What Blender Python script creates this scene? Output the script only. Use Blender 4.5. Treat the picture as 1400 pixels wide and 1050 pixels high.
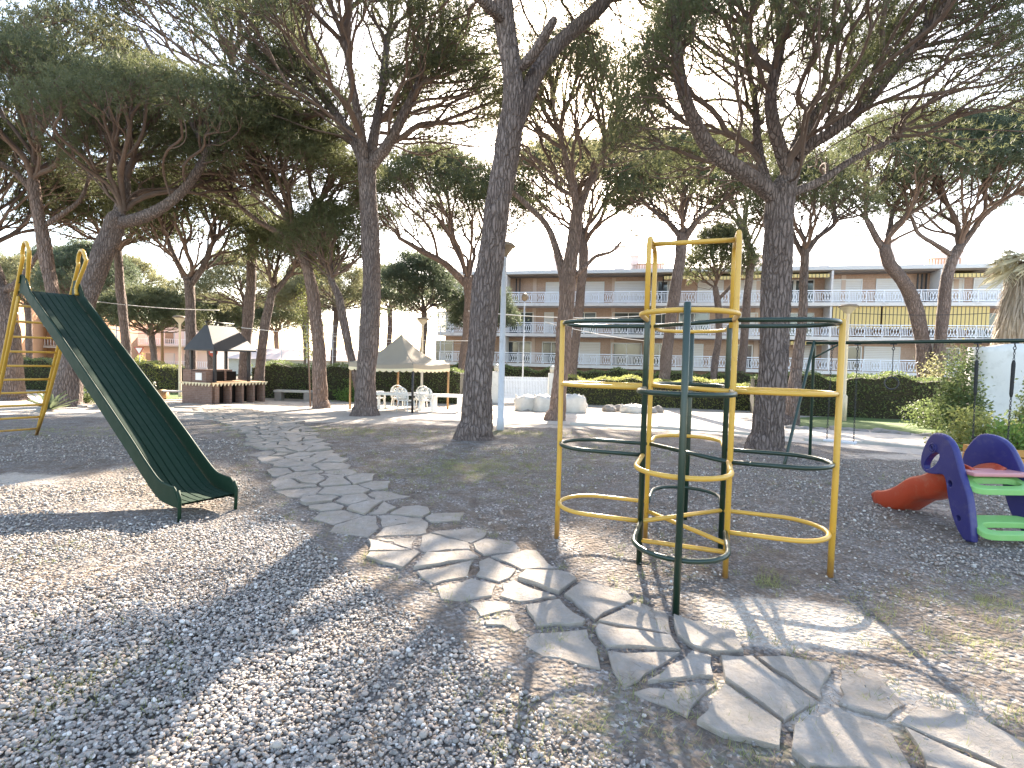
import bpy, math, random
import numpy as np
from mathutils import Matrix, Vector

# ---------------------------------------------------------------- camera, world, sun, exposure
for o in list(bpy.data.objects): bpy.data.objects.remove(o)
SC = bpy.context.scene
COL = SC.collection
H = 1.65; FPX = 697.54; PIT = .0418; ROL = -.0242          # eye height, focal length in 1400-px pixels, pitch, roll
FW = np.array([0, math.cos(PIT), -math.sin(PIT)]); UP0 = np.array([0, math.sin(PIT), math.cos(PIT)]); RT0 = np.array([1., 0, 0])
RT = RT0*math.cos(ROL) - UP0*math.sin(ROL); UPV = UP0*math.cos(ROL) + RT0*math.sin(ROL)
cam = bpy.data.cameras.new('camera'); camo = bpy.data.objects.new('camera', cam); COL.objects.link(camo)
M = Matrix.Identity(4)
for i in range(3):
    M[i][0] = RT[i]; M[i][1] = UPV[i]; M[i][2] = -FW[i]
M[2][3] = H
camo.matrix_world = M
cam.sensor_width = 36; cam.lens = FPX/1400*36; cam.clip_end = 3000; cam.clip_start = .05
SC.camera = camo
SUN_EL = math.radians(30.47); SUN_AZ = math.radians(8.81)   # azimuth to the right of the viewing direction
W = bpy.data.worlds.new('World'); SC.world = W; W.use_nodes = True
nt = W.node_tree; bg = nt.nodes['Background']
sky = nt.nodes.new('ShaderNodeTexSky'); sky.sky_type = 'NISHITA'; sky.sun_disc = False
sky.sun_elevation = SUN_EL; sky.sun_rotation = SUN_AZ; sky.altitude = 10; sky.air_density = 1.0; sky.dust_density = 1.3; sky.ozone_density = 1.2
nt.links.new(sky.outputs[0], bg.inputs[0]); bg.inputs[1].default_value = .125
sl = bpy.data.lights.new('sun', 'SUN'); sl.energy = 4.6; sl.angle = math.radians(.55); sl.color = (1, .955, .88)
so = bpy.data.objects.new('sun', sl); COL.objects.link(so)
sd = Vector((math.sin(SUN_AZ)*math.cos(SUN_EL), math.cos(SUN_AZ)*math.cos(SUN_EL), math.sin(SUN_EL)))
so.rotation_euler = sd.to_track_quat('Z', 'Y').to_euler(); so.location = sd*60
SC.view_settings.view_transform = 'Standard'; SC.view_settings.look = 'None'; SC.view_settings.gamma = 1
SC.view_settings.exposure = 2.75
SC.view_settings.use_white_balance = True; SC.view_settings.white_balance_temperature = 7450; SC.view_settings.white_balance_tint = 13
SC.render.engine = 'CYCLES'
SC.cycles.max_bounces = 6; SC.cycles.diffuse_bounces = 3; SC.cycles.transmission_bounces = 4; SC.cycles.transparent_max_bounces = 6

# ---------------------------------------------------------------- helpers
RNG = np.random.default_rng(7); random.seed(7)
def gz(x, y):                                              # terrain height
    return -.03*np.clip(np.asarray(y, float)-10, 0, 15)
def ray(px, py): return FW*FPX + RT*(px-700) - UPV*(py-525)
def at(px, py):                                            # ground point seen at a photo pixel
    D = ray(px, py); D = D/D[1]
    lo, hi = .2, 400.
    for _ in range(50):
        m = (lo+hi)/2; P = D*m
        if P[2]+H > float(gz(P[0], P[1])): lo = m
        else: hi = m
    P = D*lo; return np.array([P[0], P[1], float(gz(P[0], P[1]))])
def atd(px, py, Y):                                        # point of a pixel's ray at distance Y ahead
    D = ray(px, py); P = D/D[1]*Y; return np.array([P[0], P[1], P[2]+H])
def gxy(px, Y, dy=0):                                      # ground position under pixel column px at distance Y
    P = atd(px, 500, Y); return np.array([P[0], Y, float(gz(P[0], Y))])

def tag(o, label=None, cat=None, group=None, kind=None):
    if label: o['label'] = label
    if cat: o['category'] = cat
    if group: o['group'] = group
    if kind: o['kind'] = kind
    return o
def link_mesh(name, V, F, mat, parent=None, smooth=False, var=None, loc=None):
    me = bpy.data.meshes.new(name); V = np.asarray(V, dtype=np.float32)
    if isinstance(F, np.ndarray):
        k = F.shape[1]; m = len(F)
        me.vertices.add(len(V)); me.vertices.foreach_set('co', V.ravel())
        me.loops.add(m*k); me.loops.foreach_set('vertex_index', F.astype(np.int32).ravel())
        me.polygons.add(m); me.polygons.foreach_set('loop_start', np.arange(0, m*k, k, dtype=np.int32))
        me.update(calc_edges=True)
    else:
        me.from_pydata(V.tolist(), [], F); me.update()
    if smooth is not False and len(me.polygons):
        sm = np.ones(len(me.polygons), bool) if smooth is True else np.asarray(smooth, bool)
        me.polygons.foreach_set('use_smooth', sm)
    if var is not None:
        a = me.attributes.new('var', 'FLOAT', 'POINT'); a.data.foreach_set('value', np.asarray(var, dtype=np.float32))
    if isinstance(mat, (list, tuple)):
        for m_ in mat: me.materials.append(m_)
    else: me.materials.append(mat)
    o = bpy.data.objects.new(name, me); COL.objects.link(o)
    if parent is not None: o.parent = parent
    if loc is not None: o.location = loc
    return o
def empty(name, loc, rz=0, label=None, cat=None, group=None):
    o = bpy.data.objects.new(name, None); COL.objects.link(o); o.location = [float(v) for v in loc]; o.rotation_euler = (0, 0, rz)
    o.empty_display_size = .2
    return tag(o, label, cat, group)
def copy_tree(o, parent=None, top=True):
    c = o.copy(); COL.objects.link(c)
    if parent is not None: c.parent = parent
    for ch in list(o.children): copy_tree(ch, c, False)
    return c

class MB:
    """collects shapes, then links them as one mesh"""
    def __init__(s): s.V = []; s.F = []; s.S = []; s.v = []
    def add(s, V, F, smooth=False, var=0.):
        b = len(s.V); s.V += [tuple(map(float, p)) for p in V]; s.F += [tuple(int(i)+b for i in f) for f in F]
        s.S += [smooth]*len(F); s.v += [var]*len(V); return s
    def box(s, c, d, rz=0, var=0., taper=1.):
        x, y, z = d[0]/2, d[1]/2, d[2]/2; P = []
        for k, (a, b, e) in enumerate([(-1,-1,-1),(1,-1,-1),(1,1,-1),(-1,1,-1),(-1,-1,1),(1,-1,1),(1,1,1),(-1,1,1)]):
            t = taper if e > 0 else 1
            X, Y = a*x*t, b*y*t
            P.append((c[0]+X*math.cos(rz)-Y*math.sin(rz), c[1]+X*math.sin(rz)+Y*math.cos(rz), c[2]+e*z))
        return s.add(P, [(0,3,2,1),(4,5,6,7),(0,1,5,4),(1,2,6,5),(2,3,7,6),(3,0,4,7)], False, var)
    def tube(s, P, r, n=10, closed=False, caps=True, var=0.):
        P = np.asarray(P, float); m = len(P); R = np.full(m, r) if np.isscalar(r) else np.asarray(r, float)
        if closed: T = np.roll(P, -1, 0)-np.roll(P, 1, 0)
        else:
            T = np.empty_like(P); T[1:-1] = P[2:]-P[:-2]; T[0] = P[1]-P[0]; T[-1] = P[-1]-P[-2]
        T /= np.linalg.norm(T, axis=1)[:, None]+1e-12
        ref = np.array([0, 0, 1.]) if abs(T[0][2]) < .9 else np.array([1., 0, 0])
        N = np.cross(T[0], ref); N /= np.linalg.norm(N); V = []
        for i in range(m):
            N = N-T[i]*(N@T[i]); N /= np.linalg.norm(N)+1e-12; B = np.cross(T[i], N)
            for k in range(n):
                a = 2*math.pi*k/n; V.append(P[i]+R[i]*(N*math.cos(a)+B*math.sin(a)))
        F = []
        for i in range(m if closed else m-1):
            j = (i+1) % m
            for k in range(n):
                l = (k+1) % n; F.append((i*n+k, i*n+l, j*n+l, j*n+k))
        if caps and not closed: F += [tuple(range(n-1, -1, -1)), tuple((m-1)*n+k for k in range(n))]
        return s.add(V, F, True, var)
    def lathe(s, prof, c=(0,0,0), n=20, var=0.):
        V = []; 
        for r, z in prof:
            for k in range(n):
                a = 2*math.pi*k/n; V.append((c[0]+r*math.cos(a), c[1]+r*math.sin(a), c[2]+z))
        F = [(i*n+k, i*n+(k+1) % n, (i+1)*n+(k+1) % n, (i+1)*n+k) for i in range(len(prof)-1) for k in range(n)]
        F += [tuple(range(n-1, -1, -1)), tuple((len(prof)-1)*n+k for k in range(n))]
        return s.add(V, F, True, var)
    def prism(s, poly, fn, t, var=0.):
        """extrude a 2-D outline: fn(u, v, w) -> point, w from 0 to t"""
        n = len(poly); V = [fn(u, v, 0) for u, v in poly]+[fn(u, v, t) for u, v in poly]
        F = [tuple(range(n-1, -1, -1)), tuple(range(n, 2*n))]+[(i, (i+1) % n, n+(i+1) % n, n+i) for i in range(n)]
        return s.add(V, F, False, var)
    def build(s, name, mat, parent=None, bevel=0, usevar=False, loc=None):
        o = link_mesh(name, np.array(s.V), s.F, mat, parent, smooth=s.S, var=s.v if usevar else None, loc=loc)
        if bevel:
            m = o.modifiers.new('bevel', 'BEVEL'); m.width = bevel; m.segments = 2; m.limit_method = 'ANGLE'; m.angle_limit = math.radians(40)
        return o
def spline(P, n):
    P = np.asarray(P, float); m = len(P); Q = np.vstack([2*P[0]-P[1], P, 2*P[-1]-P[-2]]); out = []
    for t in np.linspace(0, m-1-1e-6, n):
        i = int(t); f = t-i; a, b, c, d = Q[i:i+4]
        out.append(.5*((2*b)+(-a+c)*f+(2*a-5*b+4*c-d)*f*f+(-a+3*b-3*c+d)*f**3))
    return np.array(out)

# ---------------------------------------------------------------- materials
class NT:
    def __init__(s, name):
        s.m = bpy.data.materials.new(name); s.m.use_nodes = True; s.t = s.m.node_tree; s.t.nodes.clear()
        s.out = s.n('ShaderNodeOutputMaterial'); s.tc = None
    def n(s, t, **k):
        x = s.t.nodes.new(t)
        for a, b in k.items(): setattr(x, a, b)
        return x
    def l(s, a, b): s.t.links.new(a, b)
    def put(s, sock, v):
        if isinstance(v, bpy.types.NodeSocket): s.l(v, sock)
        elif isinstance(v, (tuple, list)) and len(v) == 3 and sock.type == 'RGBA': sock.default_value = (*v, 1)
        else: sock.default_value = v
    def coord(s, scale=(1,1,1), which='Object'):
        if s.tc is None: s.tc = s.n('ShaderNodeTexCoord')
        m = s.n('ShaderNodeMapping'); m.inputs['Scale'].default_value = scale; s.l(s.tc.outputs[which], m.inputs[0]); return m.outputs[0]
    def noise(s, scale, detail=4, rough=.6, vec=None, dist=0):
        x = s.n('ShaderNodeTexNoise'); x.inputs['Scale'].default_value = scale; x.inputs['Detail'].default_value = detail
        x.inputs['Roughness'].default_value = rough; x.inputs['Distortion'].default_value = dist
        s.l(vec if vec is not None else s.coord(), x.inputs['Vector']); return x.outputs['Fac']
    def vor(s, scale, feature='F1', vec=None, rnd=1):
        x = s.n('ShaderNodeTexVoronoi'); x.feature = feature; x.inputs['Scale'].default_value = scale; x.inputs['Randomness'].default_value = rnd
        s.l(vec if vec is not None else s.coord(), x.inputs['Vector']); return x
    def ramp(s, fac, stops):
        x = s.n('ShaderNodeValToRGB'); e = x.color_ramp.elements
        while len(e) > 1: e.remove(e[-1])
        for i, (p, c) in enumerate(stops):
            c = (c, c, c) if np.isscalar(c) else c
            if i == 0: e[0].position = p; e[0].color = (*c, 1)
            else: q = e.new(p); q.color = (*c, 1)
        s.l(fac, x.inputs[0]); return x.outputs[0]
    def mix(s, fac, a, b, mode='MIX'):
        x = s.n('ShaderNodeMix'); x.data_type = 'RGBA'; x.blend_type = mode
        s.put(x.inputs[0], fac); s.put(x.inputs[6], a); s.put(x.inputs[7], b); return x.outputs[2]
    def math(s, op, a, b=0.):
        x = s.n('ShaderNodeMath'); x.operation = op; s.put(x.inputs[0], a); s.put(x.inputs[1], b); return x.outputs[0]
    def attr(s, name):
        x = s.n('ShaderNodeAttribute'); x.attribute_name = name; return x.outputs['Fac']
    def bump(s, h, strength=.5, dist=.02, normal=None):
        x = s.n('ShaderNodeBump'); x.inputs['Strength'].default_value = strength; x.inputs['Distance'].default_value = dist
        s.l(h, x.inputs['Height'])
        if normal is not None: s.l(normal, x.inputs['Normal'])
        return x.outputs[0]
    def bsdf(s, col, rough=.6, normal=None, spec=.5, metal=0., **k):
        x = s.n('ShaderNodeBsdfPrincipled'); s.put(x.inputs['Base Color'], col); s.put(x.inputs['Roughness'], rough)
        x.inputs['Specular IOR Level'].default_value = spec; x.inputs['Metallic'].default_value = metal
        if normal is not None: s.l(normal, x.inputs['Normal'])
        for a, b in k.items(): x.inputs[a.replace('_', ' ')].default_value = b
        s.l(x.outputs[0], s.out.inputs[0]); return s.m
def simple(name, col, rough=.6, var=.15, scale=6, bump=.15, spec=.4, metal=0., dirt=None, bscale=60):
    t = NT(name); n = t.noise(scale, 5, .65)
    c = t.mix(n, tuple(v*(1-var) for v in col), tuple(min(1, v*(1+var)) for v in col))
    if dirt is not None:
        d = t.ramp(t.noise(scale*2.3, 6, .7), [(.52, 0.), (.68, 1.)]); c = t.mix(t.math('MULTIPLY', d, dirt[1]), c, dirt[0])
    return t.bsdf(c, rough, t.bump(t.noise(bscale, 3), bump, .004), spec, metal)
def leafmat(name, c0, c1, trans=.4, rough=.6, tcol=None):
    t = NT(name); v = t.attr('var'); c = t.mix(v, c0, c1)
    d = t.n('ShaderNodeBsdfPrincipled'); t.l(c, d.inputs['Base Color']); d.inputs['Roughness'].default_value = rough; d.inputs['Specular IOR Level'].default_value = .3
    tr = t.n('ShaderNodeBsdfTranslucent'); t.put(tr.inputs[0], t.mix(.5, c, tcol or tuple(min(1, x*2) for x in c1)))
    mx = t.n('ShaderNodeMixShader'); mx.inputs[0].default_value = trans; t.l(d.outputs[0], mx.inputs[1]); t.l(tr.outputs[0], mx.inputs[2]); t.l(mx.outputs[0], t.out.inputs[0])
    return t.m
def bark(name, plate, plate2, fiss):
    t = NT(name); v = t.coord((1, 1, .2)); w = t.n('ShaderNodeVectorMath'); w.operation = 'ADD'
    nz = t.n('ShaderNodeTexNoise'); nz.inputs['Scale'].default_value = 6; t.l(v, nz.inputs['Vector'])
    sc = t.n('ShaderNodeVectorMath'); sc.operation = 'SCALE'; sc.inputs['Scale'].default_value = .09; t.l(nz.outputs['Color'], sc.inputs[0])
    t.l(v, w.inputs[0]); t.l(sc.outputs[0], w.inputs[1])
    e = t.vor(16, 'DISTANCE_TO_EDGE', w.outputs[0]).outputs['Distance']; e2 = t.ramp(e, [(0, 0.), (.16, .8), (.5, 1.)])
    n = t.noise(9, 6, .7); n2 = t.noise(2.2, 3, .6)
    c = t.mix(t.ramp(n, [(.3, 0.), (.7, 1.)]), plate, plate2); c = t.mix(t.ramp(n2, [(.35, 0.), (.7, .5)]), c, tuple(x*1.2 for x in plate2))
    c = t.mix(t.math('ADD', t.math('MULTIPLY', e2, .65), .35), fiss, c); c = t.mix(t.ramp(t.noise(.9, 4, .6), [(.35, 0.), (.6, .45)]), c, plate)
    h = t.math('ADD', e2, t.math('MULTIPLY', n, .6))
    return t.bsdf(c, .9, t.bump(h, 1., .035), .2)
MAT = {}
MAT['bark'] = bark('pine_bark', (.135, .1, .088), (.26, .205, .18), (.05, .036, .03))
MAT['bark_red'] = bark('reddish_pine_bark', (.19, .128, .1), (.3, .22, .185), (.07, .048, .038))
t = NT('branch_bark'); MAT['branch'] = t.bsdf(t.mix(t.noise(5, 4), (.1, .065, .05), (.19, .14, .115)), .9, t.bump(t.noise(25, 4), .8, .02), .2)
MAT['needles'] = leafmat('pine_needles', (.042, .054, .027), (.13, .14, .064), .36, .6)
MAT['needles_blue'] = leafmat('bluish_pine_needles', (.045, .062, .038), (.115, .14, .08), .36, .55)
MAT['needles_pale'] = leafmat('pale_pine_needles', (.075, .085, .042), (.2, .195, .1), .42, .55)
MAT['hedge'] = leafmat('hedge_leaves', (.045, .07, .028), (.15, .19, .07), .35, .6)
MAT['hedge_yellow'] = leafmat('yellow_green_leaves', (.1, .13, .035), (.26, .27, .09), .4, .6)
MAT['leaf_green'] = leafmat('bright_green_leaves', (.06, .12, .03), (.16, .25, .06), .4, .6)
MAT['grass'] = leafmat('grass_blades', (.1, .13, .045), (.26, .27, .12), .4, .6)
MAT['dry'] = leafmat('dry_palm_leaves', (.26, .21, .155), (.46, .39, .31), .25, .7)
MAT['frond'] = leafmat('palm_fronds', (.36, .31, .19), (.6, .52, .36), .35, .6)
MAT['litter'] = leafmat('pine_litter', (.1, .065, .04), (.3, .22, .15), .1, .8)
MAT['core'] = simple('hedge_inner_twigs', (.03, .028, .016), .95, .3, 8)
def paint(name, col, chip, amt=.5):
    t = NT(name); n = t.noise(1.6, 4, .6); c = t.mix(n, tuple(x*.85 for x in col), tuple(min(1, x*1.12) for x in col))
    k = t.ramp(t.noise(14, 7, .75), [(.6, 0.), (.66, 1.)]); c = t.mix(t.math('MULTIPLY', k, amt), c, chip)
    g = t.n('ShaderNodeSeparateXYZ'); t.l(t.tc.outputs['Object'], g.inputs[0])
    rust = t.math('MULTIPLY', t.ramp(t.math('ADD', g.outputs[2], t.math('MULTIPLY', t.noise(9, 6, .75), .55)), [(.3, 1.), (.52, 0.)]), .7)
    return t, c, k, rust
t, c, k, ru = paint('chipped_yellow_paint', (.55, .31, .045), (.32, .18, .08), .55)
MAT['yellow'] = t.bsdf(t.mix(ru, c, (.2, .085, .045)), t.mix(k, (.38,)*3, (.8,)*3), t.bump(t.noise(30, 4), .25, .004), .5)
t, c, k, ru = paint('worn_dark_green_paint', (.006, .025, .014), (.045, .055, .04), .5)
MAT['green'] = t.bsdf(c, t.mix(k, (.3,)*3, (.7,)*3), t.bump(t.noise(26, 4), .25, .004), .5)
t, c, k, ru = paint('worn_slide_paint', (.006, .025, .012), (.05, .07, .05), .3)
MAT['slide'] = t.bsdf(c, t.mix(t.noise(8, 5), (.55,)*3, (.8,)*3), t.bump(t.noise(18, 4), .2, .004), .2)
MAT['blue'] = simple('faded_blue_plastic', (.022, .022, .13), .42, .25, 4, .1, .45, dirt=((.12, .11, .15), .25))
MAT['red'] = simple('faded_red_plastic', (.42, .055, .022), .45, .15, 4, .1, .4, dirt=((.35, .16, .1), .35))
MAT['lime'] = simple('light_green_plastic', (.18, .42, .13), .45, .12, 4, .1, .4, dirt=((.3, .42, .22), .4))
MAT['pink'] = simple('pink_plastic', (.5, .22, .22), .5, .12, 5, .1, .4)
MAT['white'] = simple('white_plastic', (.78, .77, .73), .5, .08, 3, .1, .4)
MAT['white_paint'] = simple('white_painted_metal', (.7, .72, .75), .45, .08, 3, .1, .4, dirt=((.4, .36, .3), .3))
MAT['rail'] = simple('white_balcony_railing', (.84, .85, .88), .5, .05, 3, .05, .3)
MAT['lampcap'] = simple('brown_lamp_hood', (.2, .15, .1), .55, .2, 5, .2, .4)
MAT['lamppole'] = simple('grey_lamp_pole', (.5, .53, .57), .45, .12, 3, .1, .5, dirt=((.3, .28, .26), .4))
MAT['creampole'] = simple('cream_lamp_pole', (.6, .52, .4), .5, .12, 3, .1, .4)
MAT['diffuser'] = simple('milky_lamp_glass', (.5, .45, .36), .3, .05, 3, .02, .5)
MAT['canvas'] = simple('beige_canvas', (.33, .285, .225), .9, .12, 2, .3, .1)
MAT['valance'] = simple('cream_canvas_edge', (.72, .62, .42), .9, .1, 2, .3, .1)
MAT['wood'] = simple('weathered_wood', (.33, .2, .1), .8, .3, 7, .5, .2)
MAT['orange_wood'] = simple('orange_planter_wood', (.5, .24, .07), .75, .25, 6, .4, .3)
MAT['dark'] = simple('dark_metal', (.02, .02, .022), .5, .2, 5, .1, .5)
MAT['rope'] = simple('dark_rope', (.04, .04, .04), .9, .3, 30, .4, .1)
MAT['hood'] = simple('grey_sheet_metal_hood', (.03, .032, .036), .6, .3, 3, .3, .5)
MAT['soot_shade'] = simple('soot_and_shade_brick', (.02, .017, .015), .95, .4, 6, .4, .1)  # near-black: soot in the fire openings, shade painted behind the counter openings
MAT['stone'] = simple('grey_rock', (.24, .22, .2), .9, .35, 5, 1., .2, bscale=18)
MAT['concrete'] = simple('pale_concrete', (.42, .4, .36), .9, .15, 3, .4, .2, bscale=25)
MAT['plaster'] = simple('whitewashed_wall', (.62, .61, .57), .9, .14, 1.6, .5, .2, dirt=((.38, .37, .32), .4), bscale=12)
MAT['bag'] = simple('white_woven_bag', (.5, .48, .44), .8, .22, 6, .6, .2, bscale=9)
MAT['roofwhite'] = simple('bright_roof_edge', (.62, .6, .57), .9, .08, 1, .1, .2)
MAT['eave'] = simple('dark_eave', (.25, .21, .18), .8, .1, 1, .1, .2)
MAT['render_brown'] = simple('brown_facade', (.56, .43, .35), .9, .12, .7, .2, .2)
MAT['render_orange'] = simple('orange_facade', (.48, .27, .17), .9, .12, .7, .2, .2)
MAT['render_pink'] = simple('pale_pink_facade', (.74, .6, .54), .9, .06, .7, .2, .2)
MAT['slab'] = simple('pale_balcony_slab', (.68, .64, .6), .9, .1, .8, .2, .2, dirt=((.36, .32, .28), .35))
MAT['shutter'] = simple('cream_roller_shutter', (.7, .67, .63), .7, .06, 2, .1, .2)
MAT['frame'] = simple('white_window_frame', (.66, .66, .64), .5, .05, 2, .05, .3)
t = NT('window_glass'); MAT['glass'] = t.bsdf((.05, .06, .07), .08, None, .8)
t = NT('striped_yellow_awning'); wv = t.n('ShaderNodeTexWave'); wv.bands_direction = 'X'; wv.inputs['Scale'].default_value = 1.1; t.l(t.coord(), wv.inputs[0])
MAT['awning'] = t.bsdf(t.mix(t.ramp(wv.outputs['Fac'], [(.8, 0.), (.9, 1.)]), (.68, .5, .2), (.16, .13, .08)), .85)
def brickmat(name, a, b, mor, sc, rot=None):
    t = NT(name); x = t.n('ShaderNodeTexBrick'); x.inputs['Scale'].default_value = sc
    x.inputs['Color1'].default_value = (*a, 1); x.inputs['Color2'].default_value = (*b, 1); x.inputs['Mortar'].default_value = (*mor, 1)
    x.inputs['Mortar Size'].default_value = .03; x.inputs['Row Height'].default_value = .3; x.inputs['Brick Width'].default_value = .9
    g = t.n('ShaderNodeSeparateXYZ'); t.l(t.coord(), g.inputs[0]); cb = t.n('ShaderNodeCombineXYZ')
    t.l(t.math('ADD', g.outputs[0], g.outputs[1]), cb.inputs[0]); t.l(g.outputs[2], cb.inputs[1]); t.l(cb.outputs[0], x.inputs[0])
    c = t.mix(t.noise(7, 4), x.outputs[0], tuple(v*.6 for v in a))
    return t.bsdf(c, .9, t.bump(x.outputs['Fac'], -.6, .01), .2)
MAT['brick'] = brickmat('brown_brick', (.22, .13, .1), (.3, .2, .16), (.3, .26, .23), 4)
MAT['brick_building'] = brickmat('facade_brick', (.54, .36, .265), (.6, .42, .32), (.58, .45, .37), 1.6)
# ground
t = NT('gravel_ground')
v1 = t.vor(30); v2 = t.vor(55)
rnd = t.n('ShaderNodeSeparateColor'); t.l(v1.outputs['Color'], rnd.inputs[0])
rnd2 = t.n('ShaderNodeSeparateColor'); t.l(v2.outputs['Color'], rnd2.inputs[0])
peb = t.ramp(rnd.outputs[0], [(0, (.1, .092, .085)), (.35, (.2, .185, .165)), (.7, (.32, .29, .255)), (1, (.56, .52, .47))])
peb2 = t.ramp(rnd2.outputs[1], [(0, (.09, .085, .08)), (.6, (.22, .2, .185)), (.9, (.33, .31, .29)), (1, (.6, .58, .55))])
peb = t.mix(t.ramp(v1.outputs['Distance'], [(.25, 0.), (.6, .7)]), peb, (.07, .06, .052))
soil = t.ramp(t.noise(11, 8, .75), [(.25, (.06, .045, .035)), (.5, (.125, .098, .078)), (.75, (.24, .2, .165))])
sand = t.ramp(t.noise(23, 8, .75), [(.25, (.3, .25, .2)), (.55, (.47, .41, .345)), (.8, (.6, .54, .47))])
gr = t.mix(t.attr('soil'), peb, t.mix(t.ramp(t.noise(3.1, 6, .7), [(.42, .75), (.62, 0.)]), soil, peb2))
grass = t.ramp(t.noise(30, 6, .75), [(.3, (.08, .08, .04)), (.55, (.14, .14, .065)), (.8, (.26, .23, .14))])
gmask = t.ramp(t.math('ADD', t.attr('grass'), t.math('MULTIPLY', t.math('SUBTRACT', t.noise(5, 6, .7), .5), 1.5)), [(.45, 0.), (.75, 1.)])
smask = t.ramp(t.math('ADD', t.attr('sand'), t.math('MULTIPLY', t.math('SUBTRACT', t.noise(4, 7, .75), .5), 1.1)), [(.4, 0.), (.6, 1.)])
needle = t.ramp(t.noise(1.7, 6, .75), [(.5, 0.), (.68, .65)])
litc = t.ramp(t.noise(80, 5, .8), [(.3, (.09, .06, .04)), (.7, (.24, .17, .115))])
c = t.mix(needle, gr, litc); c = t.mix(smask, c, sand); c = t.mix(gmask, c, grass)
hgt = t.math('SUBTRACT', t.noise(9, 6), t.math('MULTIPLY', v1.outputs['Distance'], .9))
MAT['ground'] = t.bsdf(c, .92, t.bump(hgt, .9, .03), .25)
t = NT('river_pebbles'); v = t.attr('var')
MAT['pebble'] = t.bsdf(t.mix(t.math('MULTIPLY', t.noise(70, 4, .7), .5), t.ramp(v, [(0, (.12, .108, .095)), (.2, (.22, .2, .178)), (.42, (.32, .28, .24)), (.6, (.42, .37, .32)), (.8, (.33, .235, .18)), (.9, (.5, .46, .41)), (1, (.74, .7, .64))]), (.2, .19, .18)), .7, t.bump(t.noise(120, 4), .4, .004), .35)
t = NT('flagstone'); n = t.noise(3.2, 8, .7); st = t.n('ShaderNodeTexNoise'); st.inputs['Scale'].default_value = 4; st.inputs['Detail'].default_value = 7
t.l(t.coord((2.6, .8, 6)), st.inputs['Vector'])
va = t.attr('var')
c = t.mix(st.outputs['Fac'], (.165, .145, .128), (.44, .4, .355)); c = t.mix(t.math('MULTIPLY', va, .6), c, (.36, .325, .285)); c = t.mix(t.ramp(n, [(.42, 0.), (.62, .6)]), c, (.31, .26, .205))
c = t.mix(t.ramp(t.noise(26, 6, .8), [(.62, 0.), (.7, .5)]), c, (.1, .09, .075))
c = t.mix(t.ramp(t.noise(9, 7, .75), [(.4, 0.), (.62, .55)]), c, (.24, .2, .155))
MAT['flag'] = t.bsdf(c, .85, t.bump(t.math('ADD', st.outputs['Fac'], t.math('MULTIPLY', t.noise(22, 6, .7), .7)), .9, .03), .25)
MAT['lawn'] = simple('lawn', (.09, .135, .045), .9, .45, 9, 1., .2, bscale=30)
MAT['pave'] = simple('pale_paved_walk', (.46, .41, .355), .9, .2, 3, .5, .2, dirt=((.24, .2, .16), .6), bscale=30)
MAT['asphalt'] = simple('asphalt', (.07, .07, .07), .9, .2, 2, .4, .2)

# ---------------------------------------------------------------- ground sheet
def lines(a, b, st, lo, hi):
    L = list(np.arange(a, b+1e-6, st)); s = st; x = a
    while x > lo: s *= 1.35; x -= s; L.insert(0, x)
    s = st; x = L[-1]
    while x < hi: s *= 1.35; x += s; L.append(x)
    return np.array(L)
def smooth_noise(x, y, sc, seed):
    r = np.random.default_rng(seed); o = np.zeros_like(x)
    for k in range(7):
        a = r.uniform(0, 6.28); f = sc*r.uniform(.6, 1.7); o += np.sin((x*math.cos(a)+y*math.sin(a))*f+r.uniform(0, 6.28))
    return o/7
gx = lines(-15, 15, .16, -700, 700); gy = lines(-1, 19, .16, -80, 1200)
GX, GY = np.meshgrid(gx, gy); GZ = gz(GX, GY)+.012*smooth_noise(GX, GY, 2.2, 3)*((GY < 25) & (abs(GX) < 25))
PL = [(262,559),(285,571),(330,590),(350,622),(372,660),(412,700),(440,714),(490,755),(545,792),(610,825),(700,872),(762,908),(880,955),(990,1028),(1060,1085),(1200,1200)]
PR = [(318,556),(345,561),(400,573),(450,610),(492,645),(560,688),(602,703),(662,732),(742,768),(832,797),(927,850),(1000,872),(1150,922),(1290,972),(1392,1012),(1500,1060)]
PLw = np.array([at(*p)[:2] for p in PL]); PRw = np.array([at(*p)[:2] for p in PR])
def dist_poly(x, y, P):
    d = np.full(x.shape, 1e9)
    for a, b in zip(P[:-1], P[1:]):
        v = b-a; t = np.clip(((x-a[0])*v[0]+(y-a[1])*v[1])/(v@v), 0, 1); d = np.minimum(d, np.hypot(x-a[0]-t*v[0], y-a[1]-t*v[1]))
    return d
PC = (PLw+PRw)/2
def blob(x, y, px, py, rx, ry=None):
    c = at(px, py); ry = ry or rx; return np.clip(1.15-np.hypot((x-c[0])/rx, (y-c[1])/ry), 0, 1)
dL = dist_poly(GX, GY, PLw); dC = dist_poly(GX, GY, PC); dR = dist_poly(GX, GY, PRw)
right = dR < dL
soil = np.where(right, np.clip(1.2-(dR-.6)/5.0, .62, 1), np.clip(1-(dL)/.55, 0, 1))
soil = np.maximum(soil, np.clip(1.5-dC/.9, 0, 1))
soil = np.maximum(soil, np.maximum(blob(GX, GY, 180, 700, 2.0, 1.3), blob(GX, GY, 80, 640, 3.4, 1.6))*.95); soil = np.maximum(soil, blob(GX, GY, 860, 980, .7, .5)*1.3); soil = np.maximum(soil, blob(GX, GY, 1150, 1020, 1.2, .5)*1.5)
soil = np.maximum(soil, np.clip(.25+1.6*smooth_noise(GX, GY, 1.3, 14), 0, .8)*(GY > 3.2))
soil = np.maximum(soil, np.clip(.1+1.3*smooth_noise(GX, GY, 2.1, 15), 0, .5))
soil = np.where(GY > 7.5, np.maximum(soil, .55), soil)
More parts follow.
